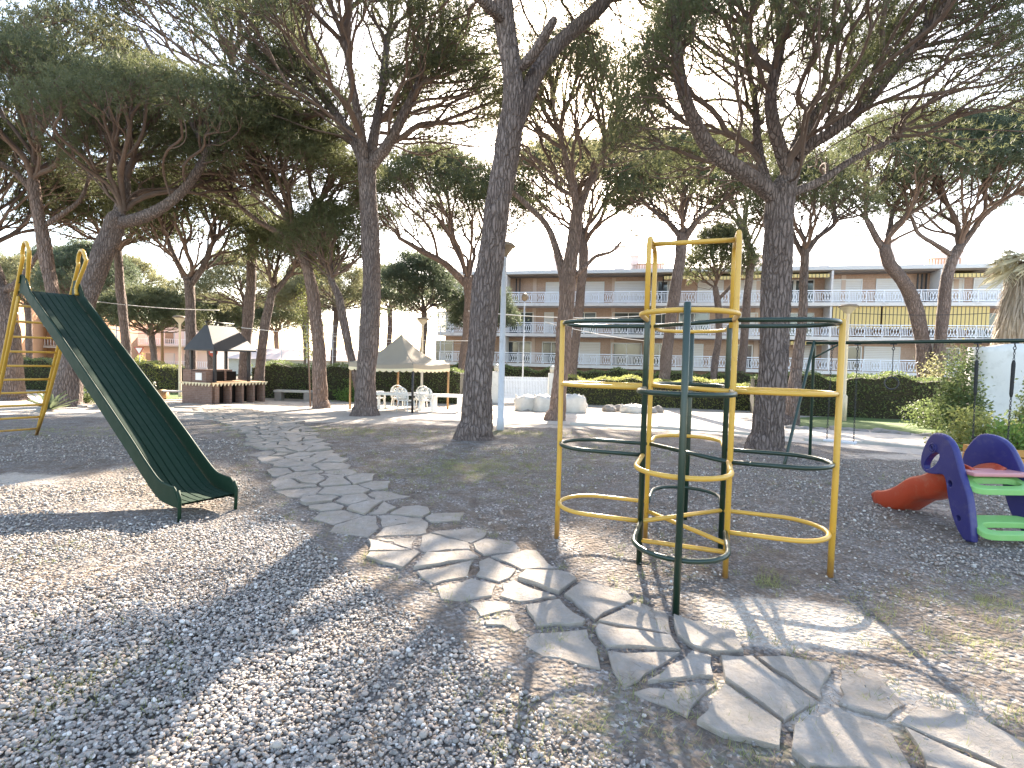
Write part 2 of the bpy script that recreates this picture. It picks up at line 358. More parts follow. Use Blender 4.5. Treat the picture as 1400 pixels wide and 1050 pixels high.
sand = np.maximum.reduce([blob(GX, GY, 1075, 850, .85, .5)*1.2, blob(GX, GY, 1150, 960, 1.2, .35), blob(GX, GY, 1300, 700, .8, .8)*.55,
    np.clip((GY-13.2)/1.6, 0, 1.2)*(GY < 40), blob(GX, GY, 20, 655, 1.2, .6)*.8, blob(GX, GY, 850, 630, 3, .5)*.45, blob(GX, GY, 1250, 625, 3, .8)*.7])
grs = np.maximum.reduce([blob(GX, GY, 1180, 1000, 1.5, .25)*.5, blob(GX, GY, 1360, 830, 1.2, .6)*.5, blob(GX, GY, 420, 640, .8, .8)*.35, blob(GX, GY, 640, 640, 2.2, 1.8)*.62, blob(GX, GY, 700, 592, 1.8, 1.0)*.75, blob(GX, GY, 480, 590, 3, 1.6)*.55, blob(GX, GY, 760, 885, .5, .35)*.45, blob(GX, GY, 840, 980, .9, .5)*.5, blob(GX, GY, 1120, 1040, 1.2, .3)*.6, blob(GX, GY, 1000, 880, .3, .2)*.6, blob(GX, GY, 560, 560, 5, .8)*.4,
    blob(GX, GY, 80, 960, .5, .4)*.5, blob(GX, GY, 820, 620, 2.2, .9)*.5, blob(GX, GY, 1050, 800, .35, .2)*.7, blob(GX, GY, 1330, 880, .8, .5)*.45, blob(GX, GY, 120, 590, 2, 1.2)*.4, blob(GX, GY, 330, 590, 1, 1)*.3, np.clip((GY-45)/10, 0, 1)])
ny, nx = GX.shape; idx = np.arange(nx*ny).reshape(ny, nx)
F = np.stack([idx[:-1, :-1].ravel(), idx[:-1, 1:].ravel(), idx[1:, 1:].ravel(), idx[1:, :-1].ravel()], 1)
g = link_mesh('ground', np.stack([GX.ravel(), GY.ravel(), GZ.ravel()], 1), F, MAT['ground'], smooth=True)
for nm, a in (('soil', soil), ('sand', sand), ('grass', grs)):
    at_ = g.data.attributes.new(nm, 'FLOAT', 'POINT'); at_.data.foreach_set('value', a.ravel().astype(np.float32))
tag(g, kind='structure')
def sheet(name, pxs, mat, z=.006, world=False):
    P = [np.array(p) if world else at(*p)[:2] for p in pxs]; mb = MB()
    P = np.array(P)
    # fan of a fine grid clipped roughly: subdivide outline and triangulate through bmesh-free centre fan
    Q = []
    for a, b in zip(P, np.roll(P, -1, 0)):
        for k in range(6): Q.append(a+(b-a)*k/6+RNG.normal(0, .03, 2))
    c = P.mean(0); V = [(c[0], c[1], float(gz(*c))+z)]+[(q[0], q[1], float(gz(*q))+z) for q in Q]
    n = len(Q); return tag(mb.add(V, [(0, 1+i, 1+(i+1) % n) for i in range(n)]).build(name, mat), kind='structure')

# ---------------------------------------------------------------- flagstone path
def clip_half(poly, p, nrm):
    out = []
    for i in range(len(poly)):
        a, b = poly[i], poly[(i+1) % len(poly)]; da, db = (a-p)@nrm, (b-p)@nrm
        if da <= 0: out.append(a)
        if (da < 0 < db) or (db < 0 < da): out.append(a+(b-a)*da/(da-db))
    return out
def resample(P, Q, st):
    C = (P+Q)/2; s = np.r_[0, np.cumsum(np.linalg.norm(np.diff(C, axis=0), axis=1))]; n = int(s[-1]/st)
    t = np.linspace(0, s[-1], n); return [np.stack([np.interp(t, s, A[:, 0]), np.interp(t, s, A[:, 1])], 1) for A in (P, Q)]
A_, B_ = resample(PLw, PRw, .37)
seeds, real = [], []; RDROP = .012
r = np.random.default_rng(21)
for i, (a, b) in enumerate(zip(A_, B_)):
    w = np.linalg.norm(b-a); k = max(2, int(round(w/(.4 if (a+b)[1]/2 > 4 else .36)))); sh = r.uniform(-.25, .25)/k; tdir = (A_[min(i+1, len(A_)-1)]-A_[max(i-1, 0)]); tdir /= np.linalg.norm(tdir)
    for j in range(k):
        u = (j+.5)/k+sh+r.normal(0, .26)/k; jt = r.normal(0, .15)
        seeds.append(a+(b-a)*u+tdir*jt); real.append(True)
    for u in (-.24/k-.28/k, 1+.24/k+.28/k): seeds.append(a+(b-a)*(u+r.normal(0, .06)/k)+tdir*r.normal(0, .1)); real.append(False)
seeds = np.array(seeds); fl = MB()
for i, s_ in enumerate(seeds):
    if not real[i]: continue
    poly = [s_+np.array(q)*.75 for q in ((-1, -1), (1, -1), (1, 1), (-1, 1))]
    for j in np.argsort(np.linalg.norm(seeds-s_, axis=1))[1:22]:
        d = seeds[j]-s_; poly = clip_half(poly, s_+d*.5, d/np.linalg.norm(d))
        if len(poly) < 3: break
    if len(poly) < 3 or r.uniform() < RDROP: continue
    c = np.mean(poly, 0); Q = []
    P2 = [q for k_, q in enumerate(poly) if np.linalg.norm(q-poly[k_-1]) > .06]
    if len(P2) < 3: continue
    for a, b in zip(P2, P2[1:]+P2[:1]):
        L = np.linalg.norm(b-a); m = max(1, int(L/.1)); nn = np.array([b[1]-a[1], a[0]-b[0]])/L
        for k_ in range(m): Q.append(a+(b-a)*k_/m+nn*r.normal(0, .009)*(1 if k_ else 0))
    Q = np.array(Q); rad = np.linalg.norm(Q-c, axis=1)[:, None]; gap = r.uniform(.008, .03)+(r.uniform(.004, .026) if c[1] < 4.2 else 0)+(.03 if r.uniform() < .18 else 0)
    Q = c+(Q-c)*(1-gap/rad); tl = r.normal(0, .022, 2); h0 = r.uniform(.008, .03)+(.014 if c[1] > 9 else 0); n = len(Q); V = []
    for f_, dz_ in ((1.0, None), (1.0, -.006), (.985, 0.)):
        for q in Q:
            p = c+(q-c)*f_; z = float(gz(*p)); hh = h0+(p-c)@tl
            V.append((p[0], p[1], z-.03 if dz_ is None else z+hh+dz_+r.normal(0, .0012)))
    F = [(k_, (k_+1) % n, n+(k_+1) % n, n+k_) for k_ in range(n)]+[(n+k_, n+(k_+1) % n, 2*n+(k_+1) % n, 2*n+k_) for k_ in range(n)]+[tuple(2*n+k_ for k_ in range(n))]
    fl.add(V, F, False, r.uniform(0, 1))
pth = fl.build('flagstone_path', MAT['flag'], usevar=True); tag(pth, kind='structure')

# ---------------------------------------------------------------- loose pebbles, litter, weeds
def ico():
    p = (1+5**.5)/2; V = np.array([(-1,p,0),(1,p,0),(-1,-p,0),(1,-p,0),(0,-1,p),(0,1,p),(0,-1,-p),(0,1,-p),(p,0,-1),(p,0,1),(-p,0,-1),(-p,0,1)], float)
    F = np.array([(0,11,5),(0,5,1),(0,1,7),(0,7,10),(0,10,11),(1,5,9),(5,11,4),(11,10,2),(10,7,6),(7,1,8),(3,9,4),(3,4,2),(3,2,6),(3,6,8),(3,8,9),(4,9,5),(2,4,11),(6,2,10),(8,6,7),(9,8,1)])
    return V/np.linalg.norm(V[0]), F
IV, IF = ico()
def field(x, y, arr):                                      # sample a ground attribute
    i = np.clip(np.searchsorted(gy, y)-1, 0, ny-1); j = np.clip(np.searchsorted(gx, x)-1, 0, nx-1); return arr[i, j]
def in_path(x, y): 
    d = dist_poly(x, y, PC); w = np.linalg.norm(PLw-PRw, axis=1).mean()/2
    return (dist_poly(x, y, PLw)+dist_poly(x, y, PRw)) < w*2*1.04
def scatter(n, y0, y1, pw=1.0, seed=0):
    r = np.random.default_rng(seed); u = r.uniform(0, 1, n); y = (y0**pw+u*(y1**pw-y0**pw))**(1/pw); x = r.uniform(-1.3, 1.2, n)*(y+.35); return x, y
def pebbles(n, y0, y1, pw, seed, size):
    r = np.random.default_rng(seed); x, y = scatter(n, y0, y1, pw, seed+1)
    dens = 1-field(x, y, soil)*.88-field(x, y, sand)*.9-field(x, y, grs)*.5+.35*smooth_noise(x, y, 3.3, 9)
    dens = np.where(in_path(x, y), .02, dens); k = r.uniform(0, 1, n) < np.clip(dens, 0, 1)**1.5; x, y = x[k], y[k]; n = len(x)
    sx = size*np.exp(r.normal(0, .3, n)); S = np.stack([sx, sx*r.uniform(.55, .95, n), sx*r.uniform(.35, .7, n)], 1)
    a = r.uniform(0, 6.28, n); tl = r.normal(0, .35, n); V = IV[None]*S[:, None, :]*(1+r.normal(0, .09, (n, 12, 1)))
    X = V[..., 0]*np.cos(tl)[:, None]-V[..., 2]*np.sin(tl)[:, None]; Z = V[..., 0]*np.sin(tl)[:, None]+V[..., 2]*np.cos(tl)[:, None]; Y = V[..., 1]
    P = np.stack([X*np.cos(a)[:, None]-Y*np.sin(a)[:, None]+x[:, None], X*np.sin(a)[:, None]+Y*np.cos(a)[:, None]+y[:, None], Z+(gz(x, y)+S[:, 2]*.45+.004+r.uniform(0, .012, n))[:, None]], 2)
    Fa = IF[None]+12*np.arange(n)[:, None, None]; return P.reshape(-1, 3), Fa.reshape(-1, 3), np.repeat(r.uniform(0, 1, n), 12)
a1 = pebbles(185000, 1.7, 5.2, 1.6, 11, .0098); a2 = pebbles(110000, 5.2, 10., 1.3, 12, .012)
o = link_mesh('pebbles', np.vstack([a1[0], a2[0]]), np.vstack([a1[1], a2[1]+len(a1[0])]), MAT['pebble'], smooth=True, var=np.r_[a1[2], a2[2]])
tag(o, 'loose grey and brown river pebbles covering the playground', 'gravel', kind='stuff')
def blades(x, y, z, n_per, ln, wd, seed, up=1., spread=.03, flat=False):
    """bunches of narrow triangular blades; returns V, F, var"""
    r = np.random.default_rng(seed); m = len(x)*n_per
    X = np.repeat(x, n_per)+r.normal(0, 1, m)*spread; Y = np.repeat(y, n_per)+r.normal(0, 1, m)*spread; Z = np.repeat(z, n_per)
    D = r.normal(0, 1, (m, 3)); D[:, 2] = np.abs(D[:, 2])*up+(.0 if flat else .5)
    if flat: D[:, 2] = r.uniform(-.02, .1, m)
    D /= np.linalg.norm(D, axis=1)[:, None]; L = ln*r.uniform(.5, 1.3, m)[:, None]
    S = np.cross(D, r.normal(0, 1, (m, 3))); S /= np.linalg.norm(S, axis=1)[:, None]+1e-9
    if flat: S = np.stack([-D[:, 1], D[:, 0], np.zeros(m)], 1)
    O = np.stack([X, Y, Z], 1); V = np.stack([O-S*wd/2, O+S*wd/2, O+D*L], 1).reshape(-1, 3)
    return V, np.arange(m*3).reshape(-1, 3), np.repeat(np.clip(np.repeat(r.uniform(0, 1, len(x)), n_per)*.7+r.uniform(0, .4, m), 0, 1), 3)
r = np.random.default_rng(31); x, y = scatter(24000, 1.8, 13, 1.0, 32)
d = field(x, y, grs)*1.2+.16*np.clip(smooth_noise(x, y, 2.5, 5)-.12, 0, 1)*3+.8*np.exp(-np.minimum(dist_poly(x, y, PLw), dist_poly(x, y, PRw))**2/.02)
d = np.where(in_path(x, y), d*.25, d); k = r.uniform(0, 1, len(x)) < d*.95; x, y = x[k], y[k]
V, F, v = blades(x, y, gz(x, y)-.002, 10, .06, .004, 33, 1.2, .025)
tag(link_mesh('weeds', V, F, MAT['grass'], var=v), 'thin pale grass and weeds sprouting between the gravel', 'grass', kind='stuff')
x, y = scatter(26000, 1.7, 9, 1.3, 41); k = r.uniform(0, 1, len(x)) < .25+.6*field(x, y, soil); x, y = x[k], y[k]; zz = gz(x, y)+np.where(in_path(x, y), .012, .012)
V, F, v = blades(x, y, zz, 2, .07, .003, 43, 1, .03, True)
tag(link_mesh('pine_litter', V, F, MAT['litter'], var=v), 'dry brown pine needles lying on the ground', 'pine needles', kind='stuff')

# ---------------------------------------------------------------- climbing frame
CF = (1.515, 4.39, 0); th, s, R, z1, dz, zt = .3518, .3267, 1.097, .358, .555, 2.717
cfr = empty('climbing_frame', CF, -th, 'yellow and dark green tubular climbing frame with four rounded arms beside the stone path', 'climbing frame')
Zs = [z1+dz*i for i in range(4)]
def arc_u(rot, z, x0=s, drop=0):
    P = [(x0, -s, z)]; c = R-s
    P += [(c*.6+x0*.4, -s, z)]
    P += [(c+s*math.cos(a), s*math.sin(a), z) for a in np.linspace(-math.pi/2, math.pi/2, 17)]
    P += [(c*.6+x0*.4, s, z), (x0, s, z)]
    return [(x*math.cos(rot)-y*math.sin(rot), x*math.sin(rot)+y*math.cos(rot), zz) for x, y, zz in P]
for k, rot in enumerate((0, math.pi/2, math.pi, 3*math.pi/2)):       # right, back, left, front arms
    side = k % 2 == 0; pm = MAT['yellow'] if side else MAT['green']
    px_ = (R+.028)*math.cos(rot); py_ = (R+.028)*math.sin(rot); top = Zs[3]+(.03 if side else .05 if k == 3 else .0)
    MB().tube([(px_, py_, -.12), (px_+.004, py_, .8), (px_, py_, top-.01), (px_, py_, top)], [.0235, .0235, .0235, .018], 14).build('outer_post', pm, cfr)
    for i, z in enumerate(Zs):
        yel = (i % 2 == 0) == side
        MB().tube(arc_u(rot, z), .0185, 12).build('loop_bar', MAT['yellow'] if yel else MAT['green'], cfr)
for (a, b), m in (((-1, -1), 'green'), ((1, 1), 'green')):
    MB().tube([(a*s, b*s, -.1), (a*s, b*s, Zs[3]-.02), (a*s, b*s, Zs[3]+.01)], [.0235, .0235, .02], 14).build('core_post', MAT[m], cfr)
for sx in (-1, 1):                                                  # tall hoops on both sides of the core
    yb = s if sx < 0 else -s
    P = [(sx*s, yb, -.1), (sx*s, yb, 1.2), (sx*s, yb, zt-.13)]+[(sx*s, yb*math.cos(a)*1., zt-.13+.13*math.sin(a)) if 0 else (sx*s, yb*(1-(1-math.cos(a))*.35), zt-.13+.13*math.sin(a)) for a in np.linspace(.3, math.pi/2, 5)]
    Q = [(x, -y*.86, z) for x, y, z in P[::-1]][:6]+[(sx*s, -yb*.86, Zs[3]-.02)]
    MB().tube([(x+.012*sx, y, z) for x, y, z in P]+[(x+.012*sx, y, z) for x, y, z in Q], .0215, 12).build('tall_hoop', MAT['yellow'], cfr)
MB().tube([(-s, .0, zt-.005), (s, .0, zt-.005)], .021, 12).build('top_bar', MAT['yellow'], cfr)
for a, b, z, m in (((-1, 1), (1, -1), Zs[3], 'green'), ((-1, 1), (1, -1), Zs[1], 'green'), ((-1, -1), (1, 1), Zs[0], 'yellow'), ((-1, 1), (1, -1), Zs[0]-.09, 'yellow'), ((-1, -1), (1, -1), Zs[0]-.16, 'yellow'), ((-1, 1), (1, -1), Zs[2], 'yellow')):
    MB().tube([(a[0]*s, a[1]*s, z), (b[0]*s, b[1]*s, z)], .0185, 12).build('cross_bar', MAT[m], cfr)

# ---------------------------------------------------------------- tall green slide with yellow ladder
x0, y0, ph, w0, L, Z, e = -3.101, 5.213, .608, .534, 5.47, 2.6, 2.3
# local frame: +x runs up the slide and away, y across (positive = far side)
sl_ = empty('playground_slide', (x0, y0, 0), math.pi-ph, 'long dark green slatted metal slide with yellow ladder and looped handrails', 'slide')
wid = lambda l: w0+(l/L)*.1
prof = spline([(0, .175), (.22, .17), (.5, .2), (.85, .36), (1.4, .65), (3.2, 1.55), (4.9, 2.38), (5.3, 2.58), (L, 2.6)], 46)
bed = MB(); ns = 7
for k in range(ns):
    V = []; n = len(prof)
    for l, z in prof:
        w = wid(l)-.03; a = -w/2+w*k/ns+.0006; b = -w/2+w*(k+1)/ns-.0006
        V += [(l, a, z-.014), (l, a+.007, z), (l, b-.007, z), (l, b, z-.014), (l, b, z-.02), (l, a, z-.02)]
    F = [(i*6+j, i*6+(j+1) % 6, (i+1)*6+(j+1) % 6, (i+1)*6+j) for i in range(n-1) for j in range(6)]
    bed.add([(x, -y, z) for x, y, z in V], F)
bed.build('slide_bed', MAT['slide'], sl_)
for sg in (-1, 1):
    V = []; n = len(prof)
    for i, (l, z) in enumerate(prof):
        T = prof[min(i+1, n-1)]-prof[max(i-1, 0)]; T /= np.linalg.norm(T); N = np.array([-T[1], T[0]])
        u = min(1, l/.12); e2 = .155*math.sin(u*math.pi/2) if l < .12 else .155
        if l > L-.5: e2 += .09*(1-((L-.2-l)/.3)**2) if abs(L-.2-l) < .3 else 0
        if l > L-.06: e2 = .12
        hi = np.array([l, z])+N*max(e2, .02); lo = np.array([l, z])-N*.05; y = sg*(wid(l)/2); yo = y+sg*.006; lip = y+sg*.022
        for q, yy in ((lo, y-sg*.004), (hi, y-sg*.001), (hi+N*.008, y+sg*.009), (hi, lip), (hi-N*.012, lip), (hi-N*.012, yo), (lo, yo)): V.append((q[0], -yy, q[1]))
    F = [(i*7+j, i*7+(j+1) % 7, (i+1)*7+(j+1) % 7, (i+1)*7+j) for i in range(n-1) for j in range(7)]+[tuple(range(6, -1, -1)), tuple((n-1)*7+j for j in range(7))]
    MB().add(V, F, False).build('side_wall', MAT['slide'], sl_)
    # short foot under the lip of the exit
    y = -sg*(w0/2+.008); MB().tube([(.03, y, .3), (-.01, y, .22), (.0, y, .1), (.02, y, -.08)], .017, 10).build('foot', MAT['slide'], sl_)
for l in (1.2, 2.4, 3.6, 4.8):
    z = float(np.interp(l, prof[:, 0], prof[:, 1])); MB().box((l, 0, z-.05), (.04, wid(l)+.01, .03)).build('cross_brace', MAT['slide'], sl_)
lad = w0/2+.07
for sg in (-1, 1):
    y = -sg*lad; a = np.array([L+e, 0.]); b = np.array([L+.12, Z+.02]); dr = (b-a)/np.linalg.norm(b-a); t_ = b+dr*.55
    P = [(a[0]+.05, y, -.1), (a[0], y, 0), (b[0], y, b[1]), (t_[0], y, t_[1])]
    P += [(t_[0]-.19+.19*math.cos(q), y, t_[1]+.24*math.sin(q)+.02) for q in np.linspace(.3, math.pi-.1, 9)]
    P += [(L-.32, y+sg*.04, Z+.12), (L-.36, y+sg*.05, Z-.02)]
    MB().tube(spline(P, 60), .027, 12).build('handrail', MAT['yellow'], sl_)
    MB().tube([(L+.02, y, Z-.1), (L+.55, y, 1.85), (L+1.7, y, .55), (L+e-.02, y, .02)], .026, 12).build('support_leg', MAT['yellow'], sl_)
for k in range(10):
    f = (k+.6)/10.5; MB().tube([(L+e-(e-.12)*f, -lad, Z*f), (L+e-(e-.12)*f, lad, Z*f)], .02, 10).build('rung', MAT['yellow'], sl_)
MB().box((L+.06, 0, Z-.015), (.3, w0+.1, .03)).build('top_platform', MAT['slide'], sl_)

# ---------------------------------------------------------------- small plastic slide
G1 = at(1322, 741)[:2]; G2 = at(1424, 742)[:2]
d1 = np.array([.1, .99]); d1 /= np.linalg.norm(d1); d2 = np.array([-.22, .975]); d2 /= np.linalg.norm(d2)
kr = empty('toddler_slide', (*((G1+G2)/2), 0), 0, 'small plastic slide with orange-red chute, blue sides and light green steps', 'toddler slide')
O2 = np.array([*((G1+G2)/2), 0])
def hit_plane(px, py, G, d):
    D = ray(px, py); n = np.array([-d[1], d[0]]); t = (n@(G-0))/(n@D[:2]); P = D*t; return (P[:2]-G)@d, P[2]+H
def cz(x, y): return (1150+x/3.5, 480+y/3.5)
out1 = [(588,914),(623,916),(618,800),(604,690),(576,600),(554,520),(530,450),(498,408),(455,390),(425,400),(395,448),(378,500),(378,548),(398,578),(440,588),(476,588),(500,625),(510,700),(530,790),(560,868)]
pn = [hit_plane(*cz(*q), G1, d1) for q in out1]; pn = [(a, max(z, -.01)) for a, z in pn]
PS = np.array(pn); kk = len(PS); pn2 = []
for i in range(kk):
    a_, b_, c_, e_ = PS[i-1], PS[i], PS[(i+1) % kk], PS[(i+2) % kk]
    for f in ((0,) if i in (0, kk-1) else (0, .33, .67)): pn2.append(tuple(.5*(2*b_+(c_-a_)*f+(2*a_-5*b_+4*c_-e_)*f*f+(3*b_-a_-3*c_+e_)*f**3)))
pn = [(a, max(z, -.01)) for a, z in pn2]
amin = min(a for a, z in pn)
def panel(G, d, side, mir=1):
    n = np.array([-d[1], d[0]])*-side
    fn = lambda u, v, w: (G[0]+d[0]*u+n[0]*w-O2[0], G[1]+d[1]*u+n[1]*w-O2[1], v)
    # outline rows with a rounded, swollen edge: stack three offset outlines
    P = np.array(pn); c = P.mean(0); V = []; 
    ws = [(0, .93), (.012, .99), (.035, 1.), (.058, .99), (.07, .93)]
    hub = np.array([[hit_plane(*cz(440, 465), G1, d1)]][0][0])
    for w, f in ws:
        for q in P:
            m = q-c; m = q-(m/np.linalg.norm(m))*(.02*(1-f)/.07)
            V.append(fn(m[0], m[1], w))
    k = len(P); F = [(a*k+i, a*k+(i+1) % k, (a+1)*k+(i+1) % k, (a+1)*k+i) for a in range(4) for i in range(k)]
    F += [tuple(range(k-1, -1, -1)), tuple(4*k+i for i in range(k))]
    o = MB().add(V, F, False).build('side_panel', MAT['blue'], kr)
    for q, rr, dep in ((cz(440, 465), .05, .012), (cz(440, 465), .028, .02)):
        a, z = hit_plane(*q, G1, d1); pts = [fn(a+rr*math.cos(t), z+rr*math.sin(t), -dep*.3) for t in np.linspace(0, 6.283, 17)[:-1]]
        MB().tube(pts, .008, 8, closed=True).build('raised_ring', MAT['blue'], o)
        if side < 0: break
    return fn, o
fn1, pA = panel(G1, d1, 1); fn2, pB = panel(G2, d2, -1)
# handle openings, cut through the panels' heads
def cutter(fn, a, z, ra, rz_, rot=.5):
    c = []
    for t in np.linspace(0, 2*math.pi, 15)[:-1]:
        u, v = ra*math.cos(t), rz_*math.sin(t); c.append((a+u*math.cos(rot)-v*math.sin(rot), z+u*math.sin(rot)+v*math.cos(rot)))
    return c
def cut(o, fn, holes):
    mb = MB()
    for h in holes:
        n = len(h); V = [fn(u, v, -.05) for u, v in h]+[fn(u, v, .15) for u, v in h]
        mb.add(V, [tuple(range(n-1, -1, -1)), tuple(range(n, 2*n))]+[(i, (i+1) % n, n+(i+1) % n, n+i) for i in range(n)])
    c = mb.build('hole', MAT['blue'], kr); m = o.modifiers.new('cut', 'BOOLEAN'); m.operation = 'DIFFERENCE'; m.object = c; m.solver = 'EXACT'
    bpy.context.view_layer.update(); dg = bpy.context.evaluated_depsgraph_get(); me = bpy.data.meshes.new_from_object(o.evaluated_get(dg))
    if len(me.polygons) > 20: o.modifiers.clear(); o.data = me
    else: o.modifiers.clear()
    bpy.data.objects.remove(c)
    b = o.modifiers.new('bevel', 'BEVEL'); b.width = .008; b.segments = 2; b.limit_method = 'ANGLE'; b.angle_limit = math.radians(30)
hp = [hit_plane(*cz(*q), G1, d1) for q in ((432, 525), (520, 635), (560, 800))]
hl = [cutter(None, hp[0][0], hp[0][1], .14, .06, -.75), cutter(None, hp[1][0], hp[1][1], .03, .035, 0), cutter(None, hp[2][0], hp[2][1], .03, .03, 0)]
cut(pA, fn1, hl); cut(pB, fn2, hl)
def between(a, z, f):                                             # point between the two panels at (a, z)
    A = np.array(fn1(a, z, .05)); B = np.array(fn2(a, z, .05)); return A+(B-A)*f
for (py_, py2, nm) in ((655, 0, 'step'), (716, 0, 'step')):
    a, z = hit_plane(1315 if py_ < 700 else 1327, py_+6, G1, d1)
    # slab with an oval opening, tilted towards the climber
    ou, inn = [], []
    N = 28
    for k in range(N):
        t = 2*math.pi*k/N; ct, st = math.cos(t), math.sin(t)
        sq = lambda v, p: math.copysign(abs(v)**p, v)
        ou.append((.5+.5*sq(ct, .35), .5+.5*sq(st, .5))); inn.append((.5+.36*sq(ct, .4), .42+.2*sq(st, .6)))
    V = []
    for zoff in (0, -.06):
        for ring in (ou, inn):
            for f, g_ in ring: 
                p = between(a-.10+.26*g_, z-.03+.12*g_+zoff, f); V.append(tuple(p))
    F = []
    for k in range(N):
        j = (k+1) % N; F += [(k, j, N+j, N+k), (2*N+k, 3*N+k, 3*N+j, 2*N+j), (k, 2*N+k, 2*N+j, j), (N+k, N+j, 3*N+j, 3*N+k)]
    MB().add(V, F, False).build('step', MAT['lime'], kr, bevel=.008)
# platform and chute
ap, zp = hit_plane(1318, 645, G1, d1); ap += .12
V = []
for zo in (0, -.04):
    for (a, f) in ((ap-.16, .03), (ap-.16, .97), (ap+.1, .97), (ap+.1, .03)): V.append(tuple(between(a, zp+.0+zo, f)))
MB().add(V, [(0, 1, 2, 3), (7, 6, 5, 4), (0, 4, 5, 1), (1, 5, 6, 2), (2, 6, 7, 3), (3, 7, 4, 0)]).build('platform', MAT['pink'], kr, bevel=.012)
p0 = between(ap+.02, zp, .5); pe = at(1216, 688)-O2; pe[2] = .04
ax = pe-p0; ax[2] = 0; Lc = np.linalg.norm(ax); ax /= Lc; nx_ = np.array([-ax[1], ax[0], 0])
pr_ = spline([(-.02, zp-.0), (.12, zp-.02), (.32, zp*.8), (.55, zp*.58), (.75, zp*.46), (.95, zp*.24), (1.15, .07), (1.34, .06)], 30); pr_[:, 0] *= (Lc+.04)/1.34
V = []; sec = [(-.25, .1), (-.235, .125), (-.21, .11), (-.17, .02), (-.08, 0), (.08, 0), (.17, .02), (.21, .11), (.235, .125), (.25, .1), (.21, -.1), (.12, -.15), (-.12, -.15), (-.21, -.1)]
for i, (l, z) in enumerate(pr_):
    f = .82+.18*l/Lc; k = min(1, (Lc+.06-l)/.12)
    for u, v in sec: V.append(tuple(p0*[1, 1, 0]+ax*l+nx_*u*f*(.85+.15*k)+np.array([0, 0, z+v*(.35+.65*k)*min(1, .25+l/.35)])))
m = len(sec); F = [(i*m+j, i*m+(j+1) % m, (i+1)*m+(j+1) % m, (i+1)*m+j) for i in range(len(pr_)-1) for j in range(m)]+[tuple(range(m-1, -1, -1)), tuple((len(pr_)-1)*m+j for j in range(m))]
MB().add(V, F, True).build('chute', MAT['red'], kr)

# ---------------------------------------------------------------- swing set
bA = atd(1113, 469, 9.2); bB = atd(1400, 465.5, 7.4); bd = (bB-bA); BL = np.linalg.norm(bd); bd /= BL; bl = BL*1.75
fa = at(1107, 627); fb = at(1070, 638); 
sw = empty('swing_set', (bA[0], bA[1], 0), 0, 'dark green swing frame with a long crossbar on slanted pipe legs', 'swing frame')
o2 = np.array([bA[0], bA[1], 0])
MB().tube([bA-bd*.12-o2, bA+bd*bl*.5-o2, bA+bd*(bl+.12)-o2], .03, 12).build('crossbar', MAT['green'], sw)
for off in (0, bl):
    for f in (fa, fb):
        top = bA+bd*off+np.array([0, 0, .02]); ft = f+bd*off*np.array([1, 1, 0]); ft[2] = float(gz(ft[0], ft[1]))-.1
        pts = spline([ft, ft+(top-ft)*.5, ft+(top-ft)*.93, top+(0, 0, .015)], 14)
        MB().tube(pts-o2, .026, 12).build('leg', MAT['green'], sw)
MB().tube([bA+bd*.03-o2-(0, 0, .28)+(fb-fa)*[.1, .1, 0], bA+bd*.42-o2-(0, 0, .01)], .015, 8).build('brace', MAT['green'], sw)
def beam_at(px):
    lo, hi = 0, bl
    for _ in range(40):
        m = (lo+hi)/2; P = bA+bd*m; D = P-np.array([0, 0, H]); x = 700+FPX*(D@RT)/(D@FW)
        if x < px: lo = m
        else: hi = m
    return bA+bd*lo
def chain(mb, a, b, rl=.028, r=.0045):
    a = np.array(a, float); b = np.array(b, float); n = max(2, int(np.linalg.norm(b-a)/(rl*1.25))); d = (b-a)/np.linalg.norm(b-a)
    s1 = np.cross(d, (.3, .9, .1)); s1 /= np.linalg.norm(s1); s2 = np.cross(d, s1)
    for i in range(n):
        c = a+(b-a)*(i+.5)/n; s_ = s1 if i % 2 else s2
        mb.tube([c+d*math.cos(t)*rl*.8+s_*math.sin(t)*rl*.4 for t in np.linspace(0, 6.283, 9)[:-1]], r, 5, closed=True)
def hook(par, P, org):
    mb = MB(); mb.tube([P-org+(0, 0, -.035), P-org+(0, 0, -.06), P-org+(.01, 0, -.09)], .009, 6); mb.box(tuple(P-org+(0, 0, -.036)), (.09, .05, .012), math.atan2(bd[1], bd[0]))
    mb.tube([P-org+np.array([.022*math.cos(t), 0, -.11+.022*math.sin(t)]) for t in np.linspace(0, 6.283, 11)[:-1]], .006, 6, closed=True); mb.build('hook', MAT['dark'], par)
# flat-seat swing
ha, hb = beam_at(1138), beam_at(1173); mid = (ha+hb)/2; zs = atd(1150, 604, mid[1]-.05)[2]
s1_ = empty('swing', (mid[0], mid[1], 0), 0, 'swing with a flat grey board seat hanging at the left end of the crossbar', 'swing', 'swings hanging from the green crossbar'); org = np.array([mid[0], mid[1], 0])
for P, sgn in ((ha, -1), (hb, 1)):
    hook(s1_, P, org); mb = MB(); q = P-org; q2 = np.array([bd[0]*sgn*.2, bd[1]*sgn*.2, zs]); chain(mb, q+(0, 0, -.13), q2); mb.build('chain', MAT['dark'], s1_)
MB().box((0, 0, zs), (.48, .19, .035), math.atan2(bd[1], bd[0])).build('seat', MAT['lamppole'], s1_, bevel=.006)
